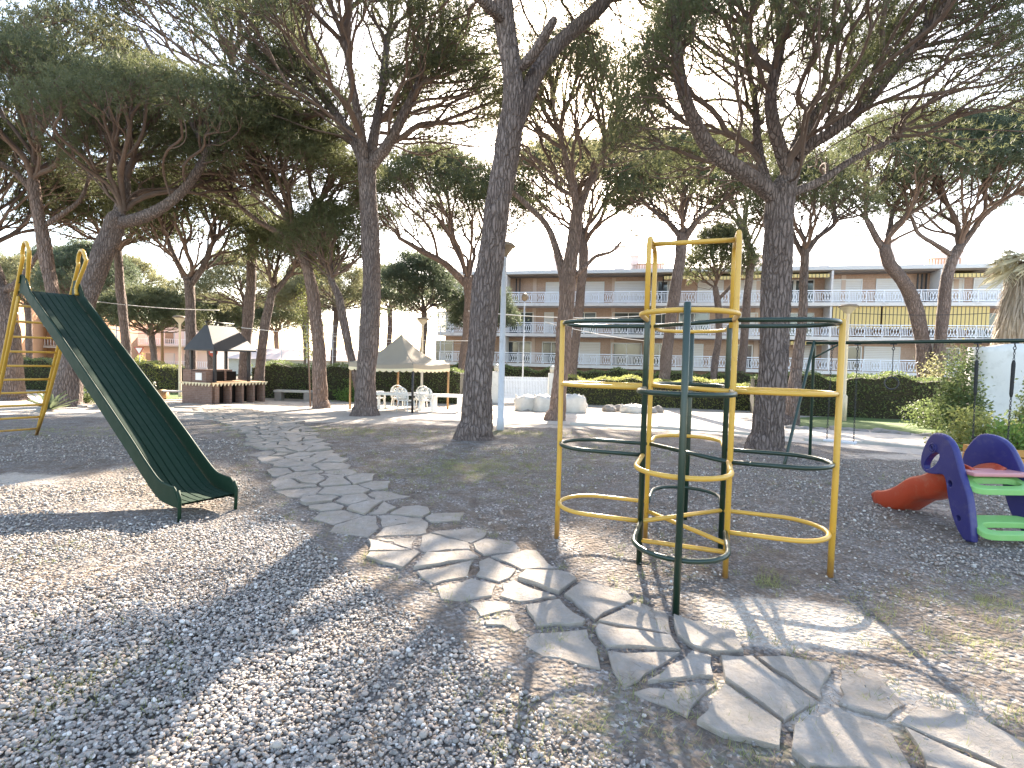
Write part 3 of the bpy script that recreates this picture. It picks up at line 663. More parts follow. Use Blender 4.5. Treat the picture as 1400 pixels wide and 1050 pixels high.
# gym ring
P = beam_at(1222); org = np.array([P[0], P[1], 0]); zr = atd(1221, 524, P[1])[2]
rg = empty('gym_ring', org, 0, 'dark ring hanging on a rope from the middle of the crossbar', 'gym ring'); hook(rg, P, org)
rr = .1; MB().tube([(0, 0, P[2]-.12), (0, 0, zr+rr)], .006, 6).build('rope', MAT['rope'], rg)
MB().tube([(rr*math.cos(t)*.95, -.3*rr*math.cos(t), zr+rr*math.sin(t)) for t in np.linspace(0, 6.283, 25)[:-1]], .011, 8, closed=True).build('hoop', MAT['dark'], rg)
# cradle swing at the right
ha, hb = beam_at(1337), beam_at(1388); mid = (ha+hb)/2; org = np.array([mid[0], mid[1], 0]); zs = .38
s2_ = empty('swing', org, 0, 'swing with black sleeved chains and barred toddler seat behind the plastic slide', 'swing', 'swings hanging from the green crossbar')
for P, sgn in ((ha, -1), (hb, 1)):
    hook(s2_, P, org); mb = MB(); q = P-org+(0, 0, -.13); q2 = np.array([bd[0]*sgn*.19, bd[1]*sgn*.19, zs+.3]); chain(mb, q, q+(q2-q)*.12); chain(mb, q+(q2-q)*.52, q2); mb.build('chain', MAT['dark'], s2_)
    MB().tube([q+(q2-q)*f for f in (.12, .16, .48, .52)], [.016, .024, .022, .014], 8).build('sleeve', MAT['rope'], s2_)
aa = math.atan2(bd[1], bd[0]); cs = MB(); cs.box((0, 0, zs), (.4, .3, .03), aa); cs.build('seat', MAT['dark'], s2_, bevel=.006)
for u in (-.18, -.09, 0, .09, .18):
    for v in (-.14, .14):
        x, y = u*math.cos(aa)-v*math.sin(aa), u*math.sin(aa)+v*math.cos(aa); MB().tube([(x, y, zs+.012), (x, y, zs+.3)], .011, 6).build('bar', MAT['dark'], s2_)
rm = [(u*math.cos(aa)-v*math.sin(aa), u*math.sin(aa)+v*math.cos(aa), zs+.3) for u, v in ((-.2, -.15), (.2, -.15), (.2, .15), (-.2, .15))]
MB().tube(rm, .014, 6, closed=True).build('rim', MAT['dark'], s2_)

# ---------------------------------------------------------------- pines
def bark_tube(P, Rr, rings, nseg, seed, amp=.02, plate=.11):
    """trunk surface with raised bark plates"""
    r = np.random.default_rng(seed); C = spline(P, rings); t = np.linspace(0, 1, len(P)); Rd = np.interp(np.linspace(0, 1, rings), t, Rr)
    Ls = np.r_[0, np.cumsum(np.linalg.norm(np.diff(C, axis=0), axis=1))]
    T = np.gradient(C, axis=0); T /= np.linalg.norm(T, axis=1)[:, None]
    N = np.cross(T, np.tile([0, 1., 0], (rings, 1))); N /= np.linalg.norm(N, axis=1)[:, None]; B = np.cross(T, N)
    th = np.linspace(0, 2*math.pi, nseg, endpoint=False); R0 = Rd.mean()
    U = np.tile(th*R0, (rings, 1)); Vv = np.tile(Ls[:, None], (1, nseg))
    per = 2*math.pi*R0; ns = max(12, int(per*Ls[-1]/(plate*plate*3.2)))
    su = r.uniform(0, per, ns); sv = r.uniform(0, Ls[-1], ns)
    d1 = np.full(U.size, 9.); d2 = np.full(U.size, 9.); u = U.ravel(); v = Vv.ravel(); hgt = np.zeros(U.size); sh = r.uniform(.6, 1.1, ns)
    wv = .02*np.sin(v*9+u*7)+.02*np.sin(v*23+u*5)
    for k in range(ns):
        sel = np.abs(v-sv[k]) < plate*4.5
        du = np.abs(u[sel]+wv[sel]-su[k]); du = np.minimum(du, per-du); d = np.hypot(du, (v[sel]-sv[k])*.24)
        a, b = d1[sel], d2[sel]; c = d < a
        b2 = np.where(c, a, np.minimum(b, d)); d1[sel] = np.where(c, d, a); d2[sel] = b2; h_ = hgt[sel]; h_[c] = sh[k]; hgt[sel] = h_
    h = np.clip((d2-d1)/(plate*.32), 0, 1)**.6*hgt; h = h.reshape(rings, nseg)
    h = h+r.normal(0, .06, h.shape)
    lump = .05*np.sin(th[None]*2+Ls[:, None]*2.1+seed)+.04*np.sin(th[None]*3-Ls[:, None]*3.3)
    RR = Rd[:, None]*(1+lump)+amp*(h-.6)
    V = C[:, None]+N[:, None]*(np.cos(th)[None, :, None]*RR[..., None])+B[:, None]*(np.sin(th)[None, :, None]*RR[..., None])
    i = np.arange(rings*nseg).reshape(rings, nseg); F = np.stack([i[:-1], np.roll(i[:-1], -1, 1), np.roll(i[1:], -1, 1), i[1:]], -1).reshape(-1, 4)
    return V.reshape(-1, 3), F
def grow(start, att, step, seed, kill=1.3, maxit=110, jit=.27):
    """space colonisation: nodes, parents"""
    r = np.random.default_rng(seed); N = [np.array(p) for p in start]; par = [-1]*len(N); att = np.array(att)
    A = np.array(N); best = np.full(len(att), 1e9); bi = np.zeros(len(att), int)
    def upd(i0):
        Q = np.array(N[i0:])
        D = np.linalg.norm(att[:, None]-Q[None], axis=2); j = D.argmin(1); d = D[np.arange(len(att)), j]; m = d < best-1e-6
        best[m] = d[m]; bi[m] = j[m]+i0
    upd(0); alive = np.ones(len(att), bool); prevdir = {}
    for it in range(maxit):
        if not alive.any(): break
        n0 = len(N); new = {}
        for a in np.where(alive)[0]: new.setdefault(bi[a], []).append(a)
        for i, L in new.items():
            v = att[L]-N[i]; v = (v/np.linalg.norm(v, axis=1)[:, None]).sum(0); nv = np.linalg.norm(v)
            if nv < 1e-3: v = r.normal(0, 1, 3); nv = np.linalg.norm(v)
            v = v/nv+r.normal(0, jit, 3)
            if i in prevdir: v += prevdir[i]*.55
            v /= np.linalg.norm(v); N.append(N[i]+v*step); par.append(int(i)); prevdir[len(N)-1] = v
        upd(n0); alive &= best > step*kill
        if len(N) > 14000: break
    return np.array(N), np.array(par)
def fan(start, tgt, step, seed, hub, alpha=.85, wig=.075):
    """joins every crown point to the nearest cheap point of the growing tree, by curved twigs"""
    r = np.random.default_rng(seed); cap = len(start)+len(tgt)*40; N = np.zeros((cap, 3)); n = len(start); N[:n] = start; pl = np.zeros(cap); par = -np.ones(cap, int); dr = np.zeros((cap, 3)); dr[:n, 2] = .6; pl[:n] = np.linalg.norm(N[:n]-hub, axis=1)*.85
    q = tgt[np.argsort(np.linalg.norm(tgt-hub, axis=1)*r.uniform(.8, 1.2, len(tgt)))]
    for p in q:
        d = np.linalg.norm(N[:n]-p, axis=1); i = int((d+alpha*pl[:n]).argmin()); L = d[i]; m = max(1, int(round(L/step)))
        if n+m >= cap or L < .03: continue
        a = N[i]; v = p-a; t0 = (dr[i]*.9+v/L*.5+np.array([0, 0, .15])); t0 = t0/np.linalg.norm(t0)*L; t1 = (v/L*.6+np.array([0, 0, .5]))*L
        f = np.arange(1, m+1)/m; f = f[:, None]; C = (2*f**3-3*f**2+1)*a+(f**3-2*f**2+f)*t0+(-2*f**3+3*f**2)*p+(f**3-f**2)*t1
        w = r.normal(0, 1, (3, 3))*wig*L**.6; C = C+np.sin(f*math.pi)*w[0]+np.sin(f*2*math.pi)*w[1]*.7+np.sin(f*4*math.pi)*w[2]*.35
        N[n:n+m] = C; par[n] = i; par[n+1:n+m] = np.arange(n, n+m-1); sg = np.diff(np.vstack([a, C]), axis=0); sl_n = np.linalg.norm(sg, axis=1); pl[n:n+m] = pl[i]+np.cumsum(sl_n); dr[n:n+m] = sg/(sl_n[:, None]+1e-9); n += m
    return N[:n], par[:n]
def branch_mesh(N, par, nstart, rtip, rmax, ex=2.15, sides=6):
    n = len(N); w = np.zeros(n); nch = np.zeros(n, int)
    for i in range(n-1, nstart-1, -1):
        if w[i] == 0: w[i] = rtip**ex
        w[par[i]] += w[i]; nch[par[i]] += 1
    Rn = np.minimum(np.maximum(w, 1e-12)**(1/ex), rmax); E = np.arange(nstart, n); p = par[E]
    d = N[E]-N[p]; d /= np.linalg.norm(d, axis=1)[:, None]+1e-9
    nd = np.zeros((n, 3)); nd[E] = d
    # node direction: follow own edge and children
    np.add.at(nd, p, d*.5*(w[E]/np.maximum(w[p], 1e-12))[:, None]); nd /= np.linalg.norm(nd, axis=1)[:, None]+1e-9
    ref = np.where(np.abs(d[:, 1:2]) < .8, np.array([[0, 1., 0]]), np.array([[1., 0, 0]]))
    a = 2*math.pi*np.arange(sides)/sides
    def ring(c, nrm, rad):
        S = ref-nrm*(ref*nrm).sum(1)[:, None]; S /= np.linalg.norm(S, axis=1)[:, None]+1e-9; T = np.cross(nrm, S)
        return c[:, None]+rad[:, None, None]*(S[:, None]*np.cos(a)[None, :, None]+T[:, None]*np.sin(a)[None, :, None])
    rp = np.where(p < nstart, Rn[E]*1.15, np.minimum(Rn[p], Rn[E]*1.5)); ndp = np.where((p < nstart)[:, None], d, nd[p])
    V = np.concatenate([ring(N[p], ndp, rp), ring(N[E], nd[E], Rn[E])], 1); k = sides; m = len(E)
    base = (np.arange(m)*2*k)[:, None]; j = np.arange(k); F = np.stack([base+j, base+(j+1) % k, base+k+(j+1) % k, base+k+j], -1).reshape(-1, 4)
    return V.reshape(-1, 3), F
def tufts(C, per, sig, ln, wd, nb, seed):
    r = np.random.default_rng(seed); m = len(C)*per
    P = np.repeat(C, per, 0)+r.normal(0, 1, (m, 3))*np.array([sig, sig, sig*.5]); cv = np.repeat(r.uniform(0, 1, len(C)), per)*.45+r.uniform(0, .35, m)
    ax = r.normal(0, .5, (m, 3)); ax[:, 2] += .7
    D = r.normal(0, 1, (m, nb, 3))*.8+ax[:, None]; D /= np.linalg.norm(D, axis=2)[..., None]
    L = ln*r.uniform(.6, 1.25, (m, nb, 1)); S = np.cross(D, r.normal(0, 1, (m, nb, 3))); S /= np.linalg.norm(S, axis=2)[..., None]+1e-9
    O = P[:, None]+D*.01; V = np.stack([O-S*wd*.35, O+S*wd*.35, O+D*L*.6+S*wd*.6, O+D*L], 2)
    V = np.stack([O-S*wd*.5+D*L*.12, O+S*wd*.5+D*L*.12, O+D*L], 2)
    return V.reshape(-1, 3), np.arange(m*nb*3).reshape(-1, 3), np.repeat(np.clip(cv, 0, 1), nb*3)
def px_path(P, d, dd=0.):
    out = []; n = len(P)
    for i, q in enumerate(P): Y = d+dd*i/max(1, n-1); out.append(atd(q[0], q[1], Y))
    return np.array(out)
NTREE = 0
def pine(label, base, trunk, crowns, limbs=(), d=None, mat='needles', bk='bark', detail=1., dens=1., natt=260, seed=None, group=None, up=1., step=None, shape=.45, rtip=.0115, ground=True, lean=0., nstart=.3, thick=.36):
    """trunk: [(px, py, width px)], crowns: [(cx, cy, rx, ry, depth offset)] in photo pixels at distance d"""
    global NTREE; NTREE += 1; seed = seed or NTREE*13; r = np.random.default_rng(seed)
    if d is None: d = at(*base)[1]
    B = gxy(base[0], d) if True else None; sc = d/FPX
    root = empty('pine_tree', B, 0, label, 'pine tree', group)
    P = px_path([(x, y) for x, y, w in trunk], d, lean); Rr = np.array([w*sc/2 for x, y, w in trunk])
    P = np.vstack([[B+(0, 0, -.15)], [B+(0, 0, .12)], P]); Rr = np.r_[Rr[0]*1.45, Rr[0]*1.12, Rr]
    c0 = crowns[0]; cc0 = atd(c0[0], c0[1]-c0[3]*.2, d)
    ld = (cc0-P[-1])/np.linalg.norm(cc0-P[-1]); k1, k2 = (Rr[-1]*.8, Rr[-1]*1.5) if limbs else (np.linalg.norm(cc0-P[-1])*.28, np.linalg.norm(cc0-P[-1])*.62)
    P = np.vstack([P, P[-1]+ld*k1, P[-1]+ld*k2]); Rr = np.r_[Rr, Rr[-1]*.6, Rr[-1]*.08]
    P[:, 1] += r.normal(0, .05, len(P))*np.linspace(0, 1, len(P))
    big = detail >= 1; rings = int(np.clip(np.linalg.norm(P[-1]-P[0])*(55 if d < 13 else 26 if d < 21 else 9), 14, 420)); nseg = 110 if d < 13 else 56 if d < 21 else 18
    V, F = bark_tube(P, Rr, rings, nseg, seed, .026 if d < 13 else .024, .085 if d < 13 else .11)
    WV, WF, WM, off = [V-B], [F], [np.zeros(len(F), int)], len(V)
    starts = list(spline(P, 60)[int(60*(1-nstart)):]); tr = Rr[-3]
    for lb in limbs:
        lp = px_path([(x, y) for x, y, w in lb[0]], d, lb[1]); lr = np.array([w*sc/2 for x, y, w in lb[0]])
        lp[:, 1] += r.normal(0, .06, len(lp))*np.linspace(0, 1, len(lp))
        V, F = bark_tube(lp, lr, int(np.clip(np.linalg.norm(lp[-1]-lp[0])*28, 12, 160)), 28 if d < 13 else 14, seed+5, .016, .1)
        WV.append(V-B); WF.append(F+off); WM.append(np.zeros(len(F), int)); off += len(V); starts += list(spline(lp, 30)[6:])
    # attractors inside flat-topped umbrella crowns
    att = []; leafy = []; tot = sum(c[2]**2 for c in crowns)
    for c in crowns:
        cc = atd(c[0], c[1], d+(c[4] if len(c) > 4 else 0)); Rx = c[2]*sc; Rz = c[3]*sc; na = int(natt*(2.3 if d < 21 else 1.7)*c[2]**2/tot)
        u = np.sqrt(r.uniform(0, 1, na)); a = r.uniform(0, 6.283, na); lob = 1+.13*np.sin(a*3+seed)+.1*np.sin(a*5+seed*2); x = Rx*u*np.cos(a)*lob; y = Rx*u*np.sin(a)*lob
        top = Rz*(1-(1+shape)*u**2.2); z = top-Rz*(thick+.1*u)*r.uniform(0, 1, na)**1.2+.1*Rz*np.sin(x*1.9+seed)*np.cos(y*1.7)
        att.append(cc+np.stack([x, y, z], 1))
    att = np.vstack(att); st = step or (.2 if d < 13 else .3 if d < 21 else .42)
    N, par = fan(np.array(starts), att, st, seed+1, P[-3])
    V, F = branch_mesh(N, par, len(starts), rtip*(1 if d < 13 else 1.15 if d < 21 else 1.5), tr*.8, sides=7 if d < 13 else 5)
    WV.append(V-B); WF.append(F+off); WM.append(np.ones(len(F), int))
    tk = link_mesh('trunk', np.vstack(WV), np.vstack(WF), [MAT[bk], MAT['branch']], root, smooth=True); tk.data.polygons.foreach_set('material_index', np.concatenate(WM).astype(np.int32))
    if d < 13: pr = dict(per=int(23*dens), sig=.24, ln=.12, wd=.012, nb=9)
    elif d < 21: pr = dict(per=int(19*dens), sig=.27, ln=.16, wd=.02, nb=8)
    else: pr = dict(per=int(18*dens), sig=.33, ln=.22, wd=.038, nb=7)
    # foliage sits on the attractors and on the thin outer twigs
    lf = att
    V, F, v = tufts(lf, seed=seed+2, **pr)
    link_mesh('crown', V-B, F, MAT[mat], root, var=v)
    return root
pine('tall pine with the thickest near trunk, forking high beside the grey lamp', (650, 600),
     [(650,592,44),(652,560,40),(655,500,39),(661,440,37),(667,380,36),(674,330,34),(681,280,34),(689,230,33),(697,180,32),(702,140,29),(699,95,27),(693,50,27),(688,5,25),(684,-60,22)],
     [(720,-150,250,120,0),(845,-10,125,75,1)], [([(700,185,22),(716,140,22),(742,85,22),(775,48,20),(815,12,19),(850,-30,15)], .8), ([(700,100,12),(725,78,14),(752,38,11),(760,20,6)], -.6), ([(692,30,14),(670,10,16),(640,-25,13)], -.7)], natt=330, step=.22)
pine('pine with a straight trunk and fan of bare branches left of the canopy tent', (500, 568),
     [(499,560,31),(500,520,27),(504,470,26),(507,420,25),(508,370,24),(506,320,23),(503,270,23),(501,225,24)],
     [(510,30,195,140,0),(400,130,90,60,1),(610,120,95,60,1)], [([(501,235,15),(485,195,13),(455,150,12),(420,100,9),(395,60,6)], 1), ([(503,225,15),(515,170,13),(524,110,11),(530,50,8)], 1.4), ([(506,230,15),(535,190,14),(565,130,12),(590,80,10),(640,30,7)], -1), ([(500,230,13),(492,170,11),(480,110,9),(470,50,6)], -1.3)], natt=700, nstart=.12, rtip=.0125, dens=.85)
pine('broad pine with massive spreading limbs behind the climbing frame on the right', (1050, 616),
     [(1049,608,40),(1050,580,37),(1054,530,37),(1058,480,37),(1061,430,36),(1063,380,36),(1064,330,36),(1066,290,37),(1069,262,36)],
     [(1100,25,265,175,0),(1010,60,150,120,-.6),(1250,90,130,95,.4)], [([(1064,275,24),(1040,252,22),(1010,232,20),(975,205,19),(950,165,17),(932,120,15),(925,60,13),(920,5,11)], -1.2),
      ([(1072,262,26),(1084,225,24),(1096,195,22),(1106,170,20),(1130,140,17),(1165,105,15),(1195,70,14),(1235,20,11)], 1), ([(1078,240,18),(1068,205,17),(1058,165,15),(1056,125,13),(1066,60,12),(1064,0,10)], -.8),
      ([(1090,215,15),(1112,195,14),(1140,178,13),(1175,150,13),(1215,105,12),(1255,55,11),(1290,0,9)], -1.2), ([(1072,268,12),(1120,248,10),(1160,222,9),(1190,205,7),(1222,192,5)], .6),
      ([(1050,258,13),(1042,225,12),(1036,190,11),(1033,140,9),(1020,90,7)], 1.2)], natt=620, step=.2, dens=.9, nstart=.1)
pine('pine behind the left side of the climbing frame with a low side branch', (760, 575),
     [(761,568,23),(764,540,21),(768,500,20),(771,460,20),(774,420,21),(776,385,23),(781,350,18),(786,315,17),(790,285,16)],
     [(785,135,108,85,0)], [([(772,390,12),(762,345,10),(748,310,9),(725,285,8),(700,262,6)], 1), ([(786,378,6),(800,365,5),(815,350,5),(835,345,4),(850,330,3)], -.5), ([(790,290,11),(804,255,10),(822,215,8),(840,160,6),(852,120,5)], .8), ([(789,290,10),(782,250,9),(770,200,7),(755,150,5)], -.8)], natt=330, bk='bark_red', mat='needles_pale', dens=.45, nstart=.15)
pine('slim pine just right of the broad pine, rising behind the swing legs', (1080, 583),
     [(1081,578,22),(1084,540,18),(1089,500,14),(1094,460,12),(1098,420,11),(1099,380,10),(1099,345,11)],
     [(1098,262,72,45,0)], [([(1098,350,7),(1086,325,6),(1080,300,6),(1084,270,4)], .5), ([(1101,348,7),(1118,325,6),(1138,308,5),(1142,285,4)], -.4)], natt=150, d=16.9, dens=.6)
pine('leaning pine seen through the ladder of the climbing frame', (904, 556),
     [(905,550,17),(908,520,15),(912,480,15),(918,430,15),(925,385,15),(931,345,14),(934,320,15)],
     [(925,245,92,58,0)], [([(933,328,8),(915,305,7),(890,285,5),(870,265,4)], 1), ([(936,328,8),(955,300,7),(985,280,5)], -1)], natt=220, d=27)
pine('small bushy pine in front of the building, left of the broad pine', (972, 548),
     [(972,540,9),(977,500,9),(983,455,9),(982,420,9),(978,395,8)], [(985,345,46,38,0)], [([(981,410,5),(1000,390,4),(1020,360,4),(1030,340,3)], 0)], natt=110, d=33, dens=1.3, mat='needles')
pine('right-hand pine with an S-curved trunk joining the flat dark crown', (1268, 563),
     [(1268,556,20),(1266,520,19),(1263,480,18),(1256,440,17),(1247,405,17),(1232,382,16),(1217,362,15),(1209,340,13)],
     [(1230,215,112,55,0)], [([(1210,345,8),(1195,320,7),(1184,295,6),(1186,270,5)], 0), ([(1212,345,8),(1216,315,7),(1222,285,6)], 1)], natt=280, d=26.6, dens=1.3, mat='needles_blue')
pine('right-hand pine leaning right with a forked upper trunk beside the palm', (1278, 563),
     [(1277,556,16),(1280,520,15),(1285,470,14),(1290,420,14),(1295,380,14),(1302,355,13),(1311,338,12)],
     [(1345,220,125,62,0)], [([(1305,350,9),(1328,318,8),(1345,295,7),(1370,275,5)], 0), ([(1303,350,7),(1280,335,6),(1255,320,5),(1245,300,4)], 0)], natt=300, d=26, dens=1.3, mat='needles_blue')
pine('sunlit reddish pine trunk standing right of the barbecue shelter', (440, 559),
     [(438,552,20),(437,520,18),(436,480,17),(432,440,16),(427,400,15),(421,370,14),(412,345,13),(405,328,13)],
     [(385,215,130,62,0)], [([(406,332,9),(380,318,8),(350,300,6),(320,275,5)], .5), ([(407,330,9),(420,300,8),(440,270,7),(460,240,5)], -.5), ([(405,330,8),(395,290,7),(385,255,5)], 1)], natt=340, bk='bark_red', d=19.8, dens=1.2, nstart=.1)
pine('pine behind the barbecue shelter with a dark forking trunk', (352, 545),
     [(352,538,14),(356,500,12),(360,465,12),(365,430,11),(372,400,10)], [(400,335,60,32,0)], [([(372,405,6),(390,385,5),(402,365,4)], 0)], natt=130, d=24)
pine('thin leaning pine curving behind the straight trunk left of the tent', (497, 560),
     [(496,553,12),(488,520,11),(478,480,11),(470,440,11),(462,405,10),(452,382,9)], [(452,318,62,40,0)], natt=140, d=19.5, dens=.7)
pine('upright pine whose trunk rises directly behind the left end of the barbecue shelter', (262, 545),
     [(262,538,15),(261,500,14),(261,460,13),(260,420,12),(259,385,13)], [(268,285,95,48,0)], [([(259,390,8),(243,360,7),(232,335,6),(225,310,4)], 0), ([(261,390,8),(280,360,7),(292,330,6),(312,310,4)], 0)], natt=230, d=23.5)
pine('thick leaning pine behind the green slide with a long limb to the right', (89, 552),
     [(90,545,34),(93,515,31),(98,480,28),(106,445,27),(117,410,26),(130,375,25),(142,345,24),(152,318,23),(160,300,21)],
     [(265,180,165,62,0),(170,150,90,50,1)], [([(158,306,15),(185,300,15),(215,288,14),(245,265,12),(268,235,11),(285,208,11),(305,188,8),(345,155,5)], -.6), ([(160,302,14),(170,262,14),(168,225,12),(150,195,8)], .8), ([(286,208,6),(262,170,6),(240,130,5),(210,80,4),(190,40,3)], -.3)], natt=500, d=17.5, dens=.7, nstart=.06)
pine('slender reddish pine at the far left rising behind the slide handrails', (92, 560),
     [(96,552,14),(90,500,14),(82,450,14),(74,410,15),(66,370,15),(60,330,15),(52,290,14),(45,250,13)], [(50,140,150,85,0)], [([(48,265,8),(20,235,7),(-10,215,5)], 0), ([(58,310,7),(90,290,6),(110,270,5),(125,235,4)], 1), ([(45,252,9),(52,200,8),(60,150,6)], 0)], natt=420, d=18.5, bk='bark_red', dens=.7, nstart=.1)
pine('twin-bent trunk at the left edge behind the yellow ladder', (15, 548),
     [(16,540,30),(14,500,26),(12,460,24),(5,420,22),(-8,380,20),(-20,340,18)], [(-30,220,130,70,0)], [([(0,400,10),(25,385,9),(55,345,5)], 0)], natt=300, d=20, bk='bark', dens=.8)
pine('straight slim pine showing between the slide and the upright pine', (180, 548),
     [(178,540,12),(174,500,11),(171,460,11),(167,420,11),(163,380,10),(160,345,10)], [(140,280,85,48,0)], natt=200, d=24.5)
pine('pine with a wide dark crown behind the high forking trunk', (628, 552),
     [(630,545,15),(634,500,15),(640,450,15),(642,410,14),(640,385,15)], [(600,262,112,50,0)], [([(640,392,10),(610,362,9),(575,342,7),(545,325,5)], 0), ([(642,392,9),(660,360,8),(668,320,6)], 0)], natt=300, d=30, bk='bark_red', dens=1.4)
pine('pine with a flat dark crown behind the side-branched trunk', (778, 548),
     [(780,540,12),(784,490,12),(790,440,12),(795,390,12),(798,340,12)], [(782,240,105,38,0),(862,214,66,42,0)], natt=340, d=31, dens=1.4)  # second crown lobe added to keep sun off the climbing frame area
pine('tall pine towering over the left foreground trees', (332, 556),
     [(332,548,15),(334,500,14),(338,450,13),(342,400,13),(345,340,12),(348,280,12),(350,220,12)], [(300,25,130,80,0)], natt=380, d=25.5, dens=.9)
pine('pine behind the broad pine with a crown over the roof', (1010, 549),
     [(1010,542,11),(1014,500,11),(1018,450,11),(1022,400,10),(1026,350,10)], [(985,225,95,42,0)], natt=220, d=33, dens=1.2, mat='needles_pale')
pine('high sparse pine over the far left corner', (-60, 552),
     [(-60,545,16),(-55,450,15),(-40,350,14),(-20,270,13),(0,220,12)], [(110,95,150,70,1)], natt=300, d=22, dens=.5, mat='needles_pale')
# background pines: three grown once, then copied with their parts
far = []
def far_label(i): return i
FARP = [pine('rounded green pine crown above the tent roof', (575, 530), [(575,522,9),(577,490,8),(580,455,8),(580,430,8)], [(575,388,56,42,0)], natt=150, d=38, dens=2.0, mat='needles_blue', group='background pines'),
        pine('dark low pine crown seen just right of the slide', (215, 528), [(213,520,9),(211,490,8),(208,465,8)], [(205,425,62,30,0)], natt=150, d=36, dens=2.0, group='background pines'),
        pine('pale pine crown over the tiled roofs beyond the hedge', (330, 525), [(330,518,8),(332,480,8),(335,445,8),(336,420,8)], [(325,385,70,38,0)], natt=170, d=40, dens=1.4, mat='needles_pale', group='background pines')]
FARS = [(2, 455, 45, 1.05, 'pale pine far beyond the hedge between the leaning trunk and the tent'), (0, 120, 42, 1.1, 'rounded green pine far behind the slide top'), (2, 40, 44, 1.0, 'pale pine far behind the yellow handrails'),
        (1, 290, 50, 1.2, 'dark pine in the distance behind the barbecue roof'), (0, 420, 56, 1.25, 'rounded pine in the distance left of the leaning trunk'), (2, 530, 60, 1.3, 'pale pine in the distance behind the tent peak'),
        (2, 170, 58, 1.3, 'pale pine in the distance above the far pink house'), (0, -40, 48, 1.2, 'rounded pine beyond the left picture edge'), (1, 380, 66, 1.5, 'dark pine farthest away behind the hedge near the stone bench'), (0, 660, 38, .8, 'rounded green pine hidden partly by the high forking trunk'), (0, 70, 64, 1.5, 'large rounded pine farthest away at the left')]
for k, (i, px, Y, sc_, lab) in enumerate(FARS):
    c = copy_tree(FARP[i]); p = gxy(px, Y); c.location = p; c.rotation_euler = (0, 0, 1.3+k*2.1); c.scale = (sc_,)*3; c['label'] = lab; c['group'] = 'background pines'

# ---------------------------------------------------------------- apartment building
f0 = np.array([6.9, 48.]); f1 = np.array([38.8, 41.]); fd = (f1-f0)/np.linalg.norm(f1-f0); FO = f0-fd*14.6; fang = math.atan2(fd[1], fd[0]); FLEN = 66.
fn_ = np.array([-fd[1], fd[0]])
def S_(px):                                                # distance along the facade under a photo column
    D = ray(px, 470)[:2]; A = np.array([[D[0], -fd[0]], [D[1], -fd[1]]]); return np.linalg.solve(A, FO)[1]
bz = float(gz(*FO)); bld = empty('apartment_building', (FO[0], FO[1], bz), fang, 'long brown apartment block with three rows of white balcony railings and yellow awnings', 'building')
ZF = [1.62-bz, 4.52-bz, 7.42-bz]; ZR = 10.25-bz; DW = 1.7
# lattice railing pattern, one strip between x0 and x1
def railing(x0, x1, z, name='balcony_railing'):
    mb = MB(); n = max(1, int(round((x1-x0)/1.35))); m = (x1-x0)/n
    mb.box(((x0+x1)/2, 0, z+1.0), (x1-x0, .07, .07)); mb.box(((x0+x1)/2, 0, z+.84), (x1-x0, .035, .03)); mb.box(((x0+x1)/2, 0, z+.12), (x1-x0, .04, .04))
    for i in range(n):
        a = x0+i*m; mb.box((a, 0, z+.5), (.05, .05, 1.0))
        for k in range(1, 5): mb.box((a+m*.45*k/5, 0, z+.48), (.04, .03, .72))
        for c in (.55, .72, .89):
            cx_ = a+m*c
            for q in (-1, 1):
                mb.add([(cx_, -.012, z+.84), (cx_+q*m*.075, -.012, z+.48), (cx_+q*m*.075+q*.042, -.012, z+.48), (cx_+q*.042, -.012, z+.84), (cx_, .012, z+.84), (cx_+q*m*.075, .012, z+.48), (cx_+q*m*.075+q*.042, .012, z+.48), (cx_+q*.042, .012, z+.84)], [(0,1,2,3),(7,6,5,4),(0,4,5,1),(2,6,7,3)])
                mb.add([(cx_, -.012, z+.12), (cx_+q*m*.075, -.012, z+.48), (cx_+q*m*.075+q*.042, -.012, z+.48), (cx_+q*.042, -.012, z+.12), (cx_, .012, z+.12), (cx_+q*m*.075, .012, z+.48), (cx_+q*m*.075+q*.042, .012, z+.48), (cx_+q*.042, .012, z+.12)], [(0,1,2,3),(7,6,5,4),(0,4,5,1),(2,6,7,3)])
    return mb.build(name, MAT['rail'], bld)
MB().box((FLEN/2, DW+6, ZR/2-.1), (FLEN, 12, ZR-.2)).build('wall', MAT['brick_building'], bld)
for i, z in enumerate(ZF): MB().box((FLEN/2, DW/2-.0, z-.16), (FLEN+.4, DW+.2, .3)).build('balcony_slab', MAT['slab'], bld, bevel=.02)
MB().box((FLEN/2, 1.4, .5), (FLEN, .5, ZF[0]*.55)).build('plinth', MAT['eave'], bld)
MB().box((FLEN/2, 6.1, ZR+.08), (FLEN+1.2, 12.2, .34)).build('roof_edge', MAT['roofwhite'], bld, bevel=.02)
MB().box((FLEN/2, .95, ZR-.15), (FLEN+1, 1.3, .1)).build('eave', MAT['eave'], bld)
cuts = [.0]+[S_(p) for p in (690, 836, 948, 1040, 1134, 1230, 1282, 1360)]+[FLEN]
for fl_ in range(3):
    for a, b in zip(cuts[:-1], cuts[1:]): railing(a+.03, b-.03, ZF[fl_])
for p in (690, 890, 1134, 1282): MB().box((S_(p), .75, (ZF[0]+ZR)/2), (.16, 1.5, ZR-ZF[0]-.3)).build('balcony_divider', MAT['slab'], bld)
for p in (725, 836, 1040, 1160, 1320): MB().box((S_(p), DW-.02, (ZF[0]+ZR)/2), (.35, .1, ZR-ZF[0]-.5)).build('pilaster', MAT['render_brown'], bld)
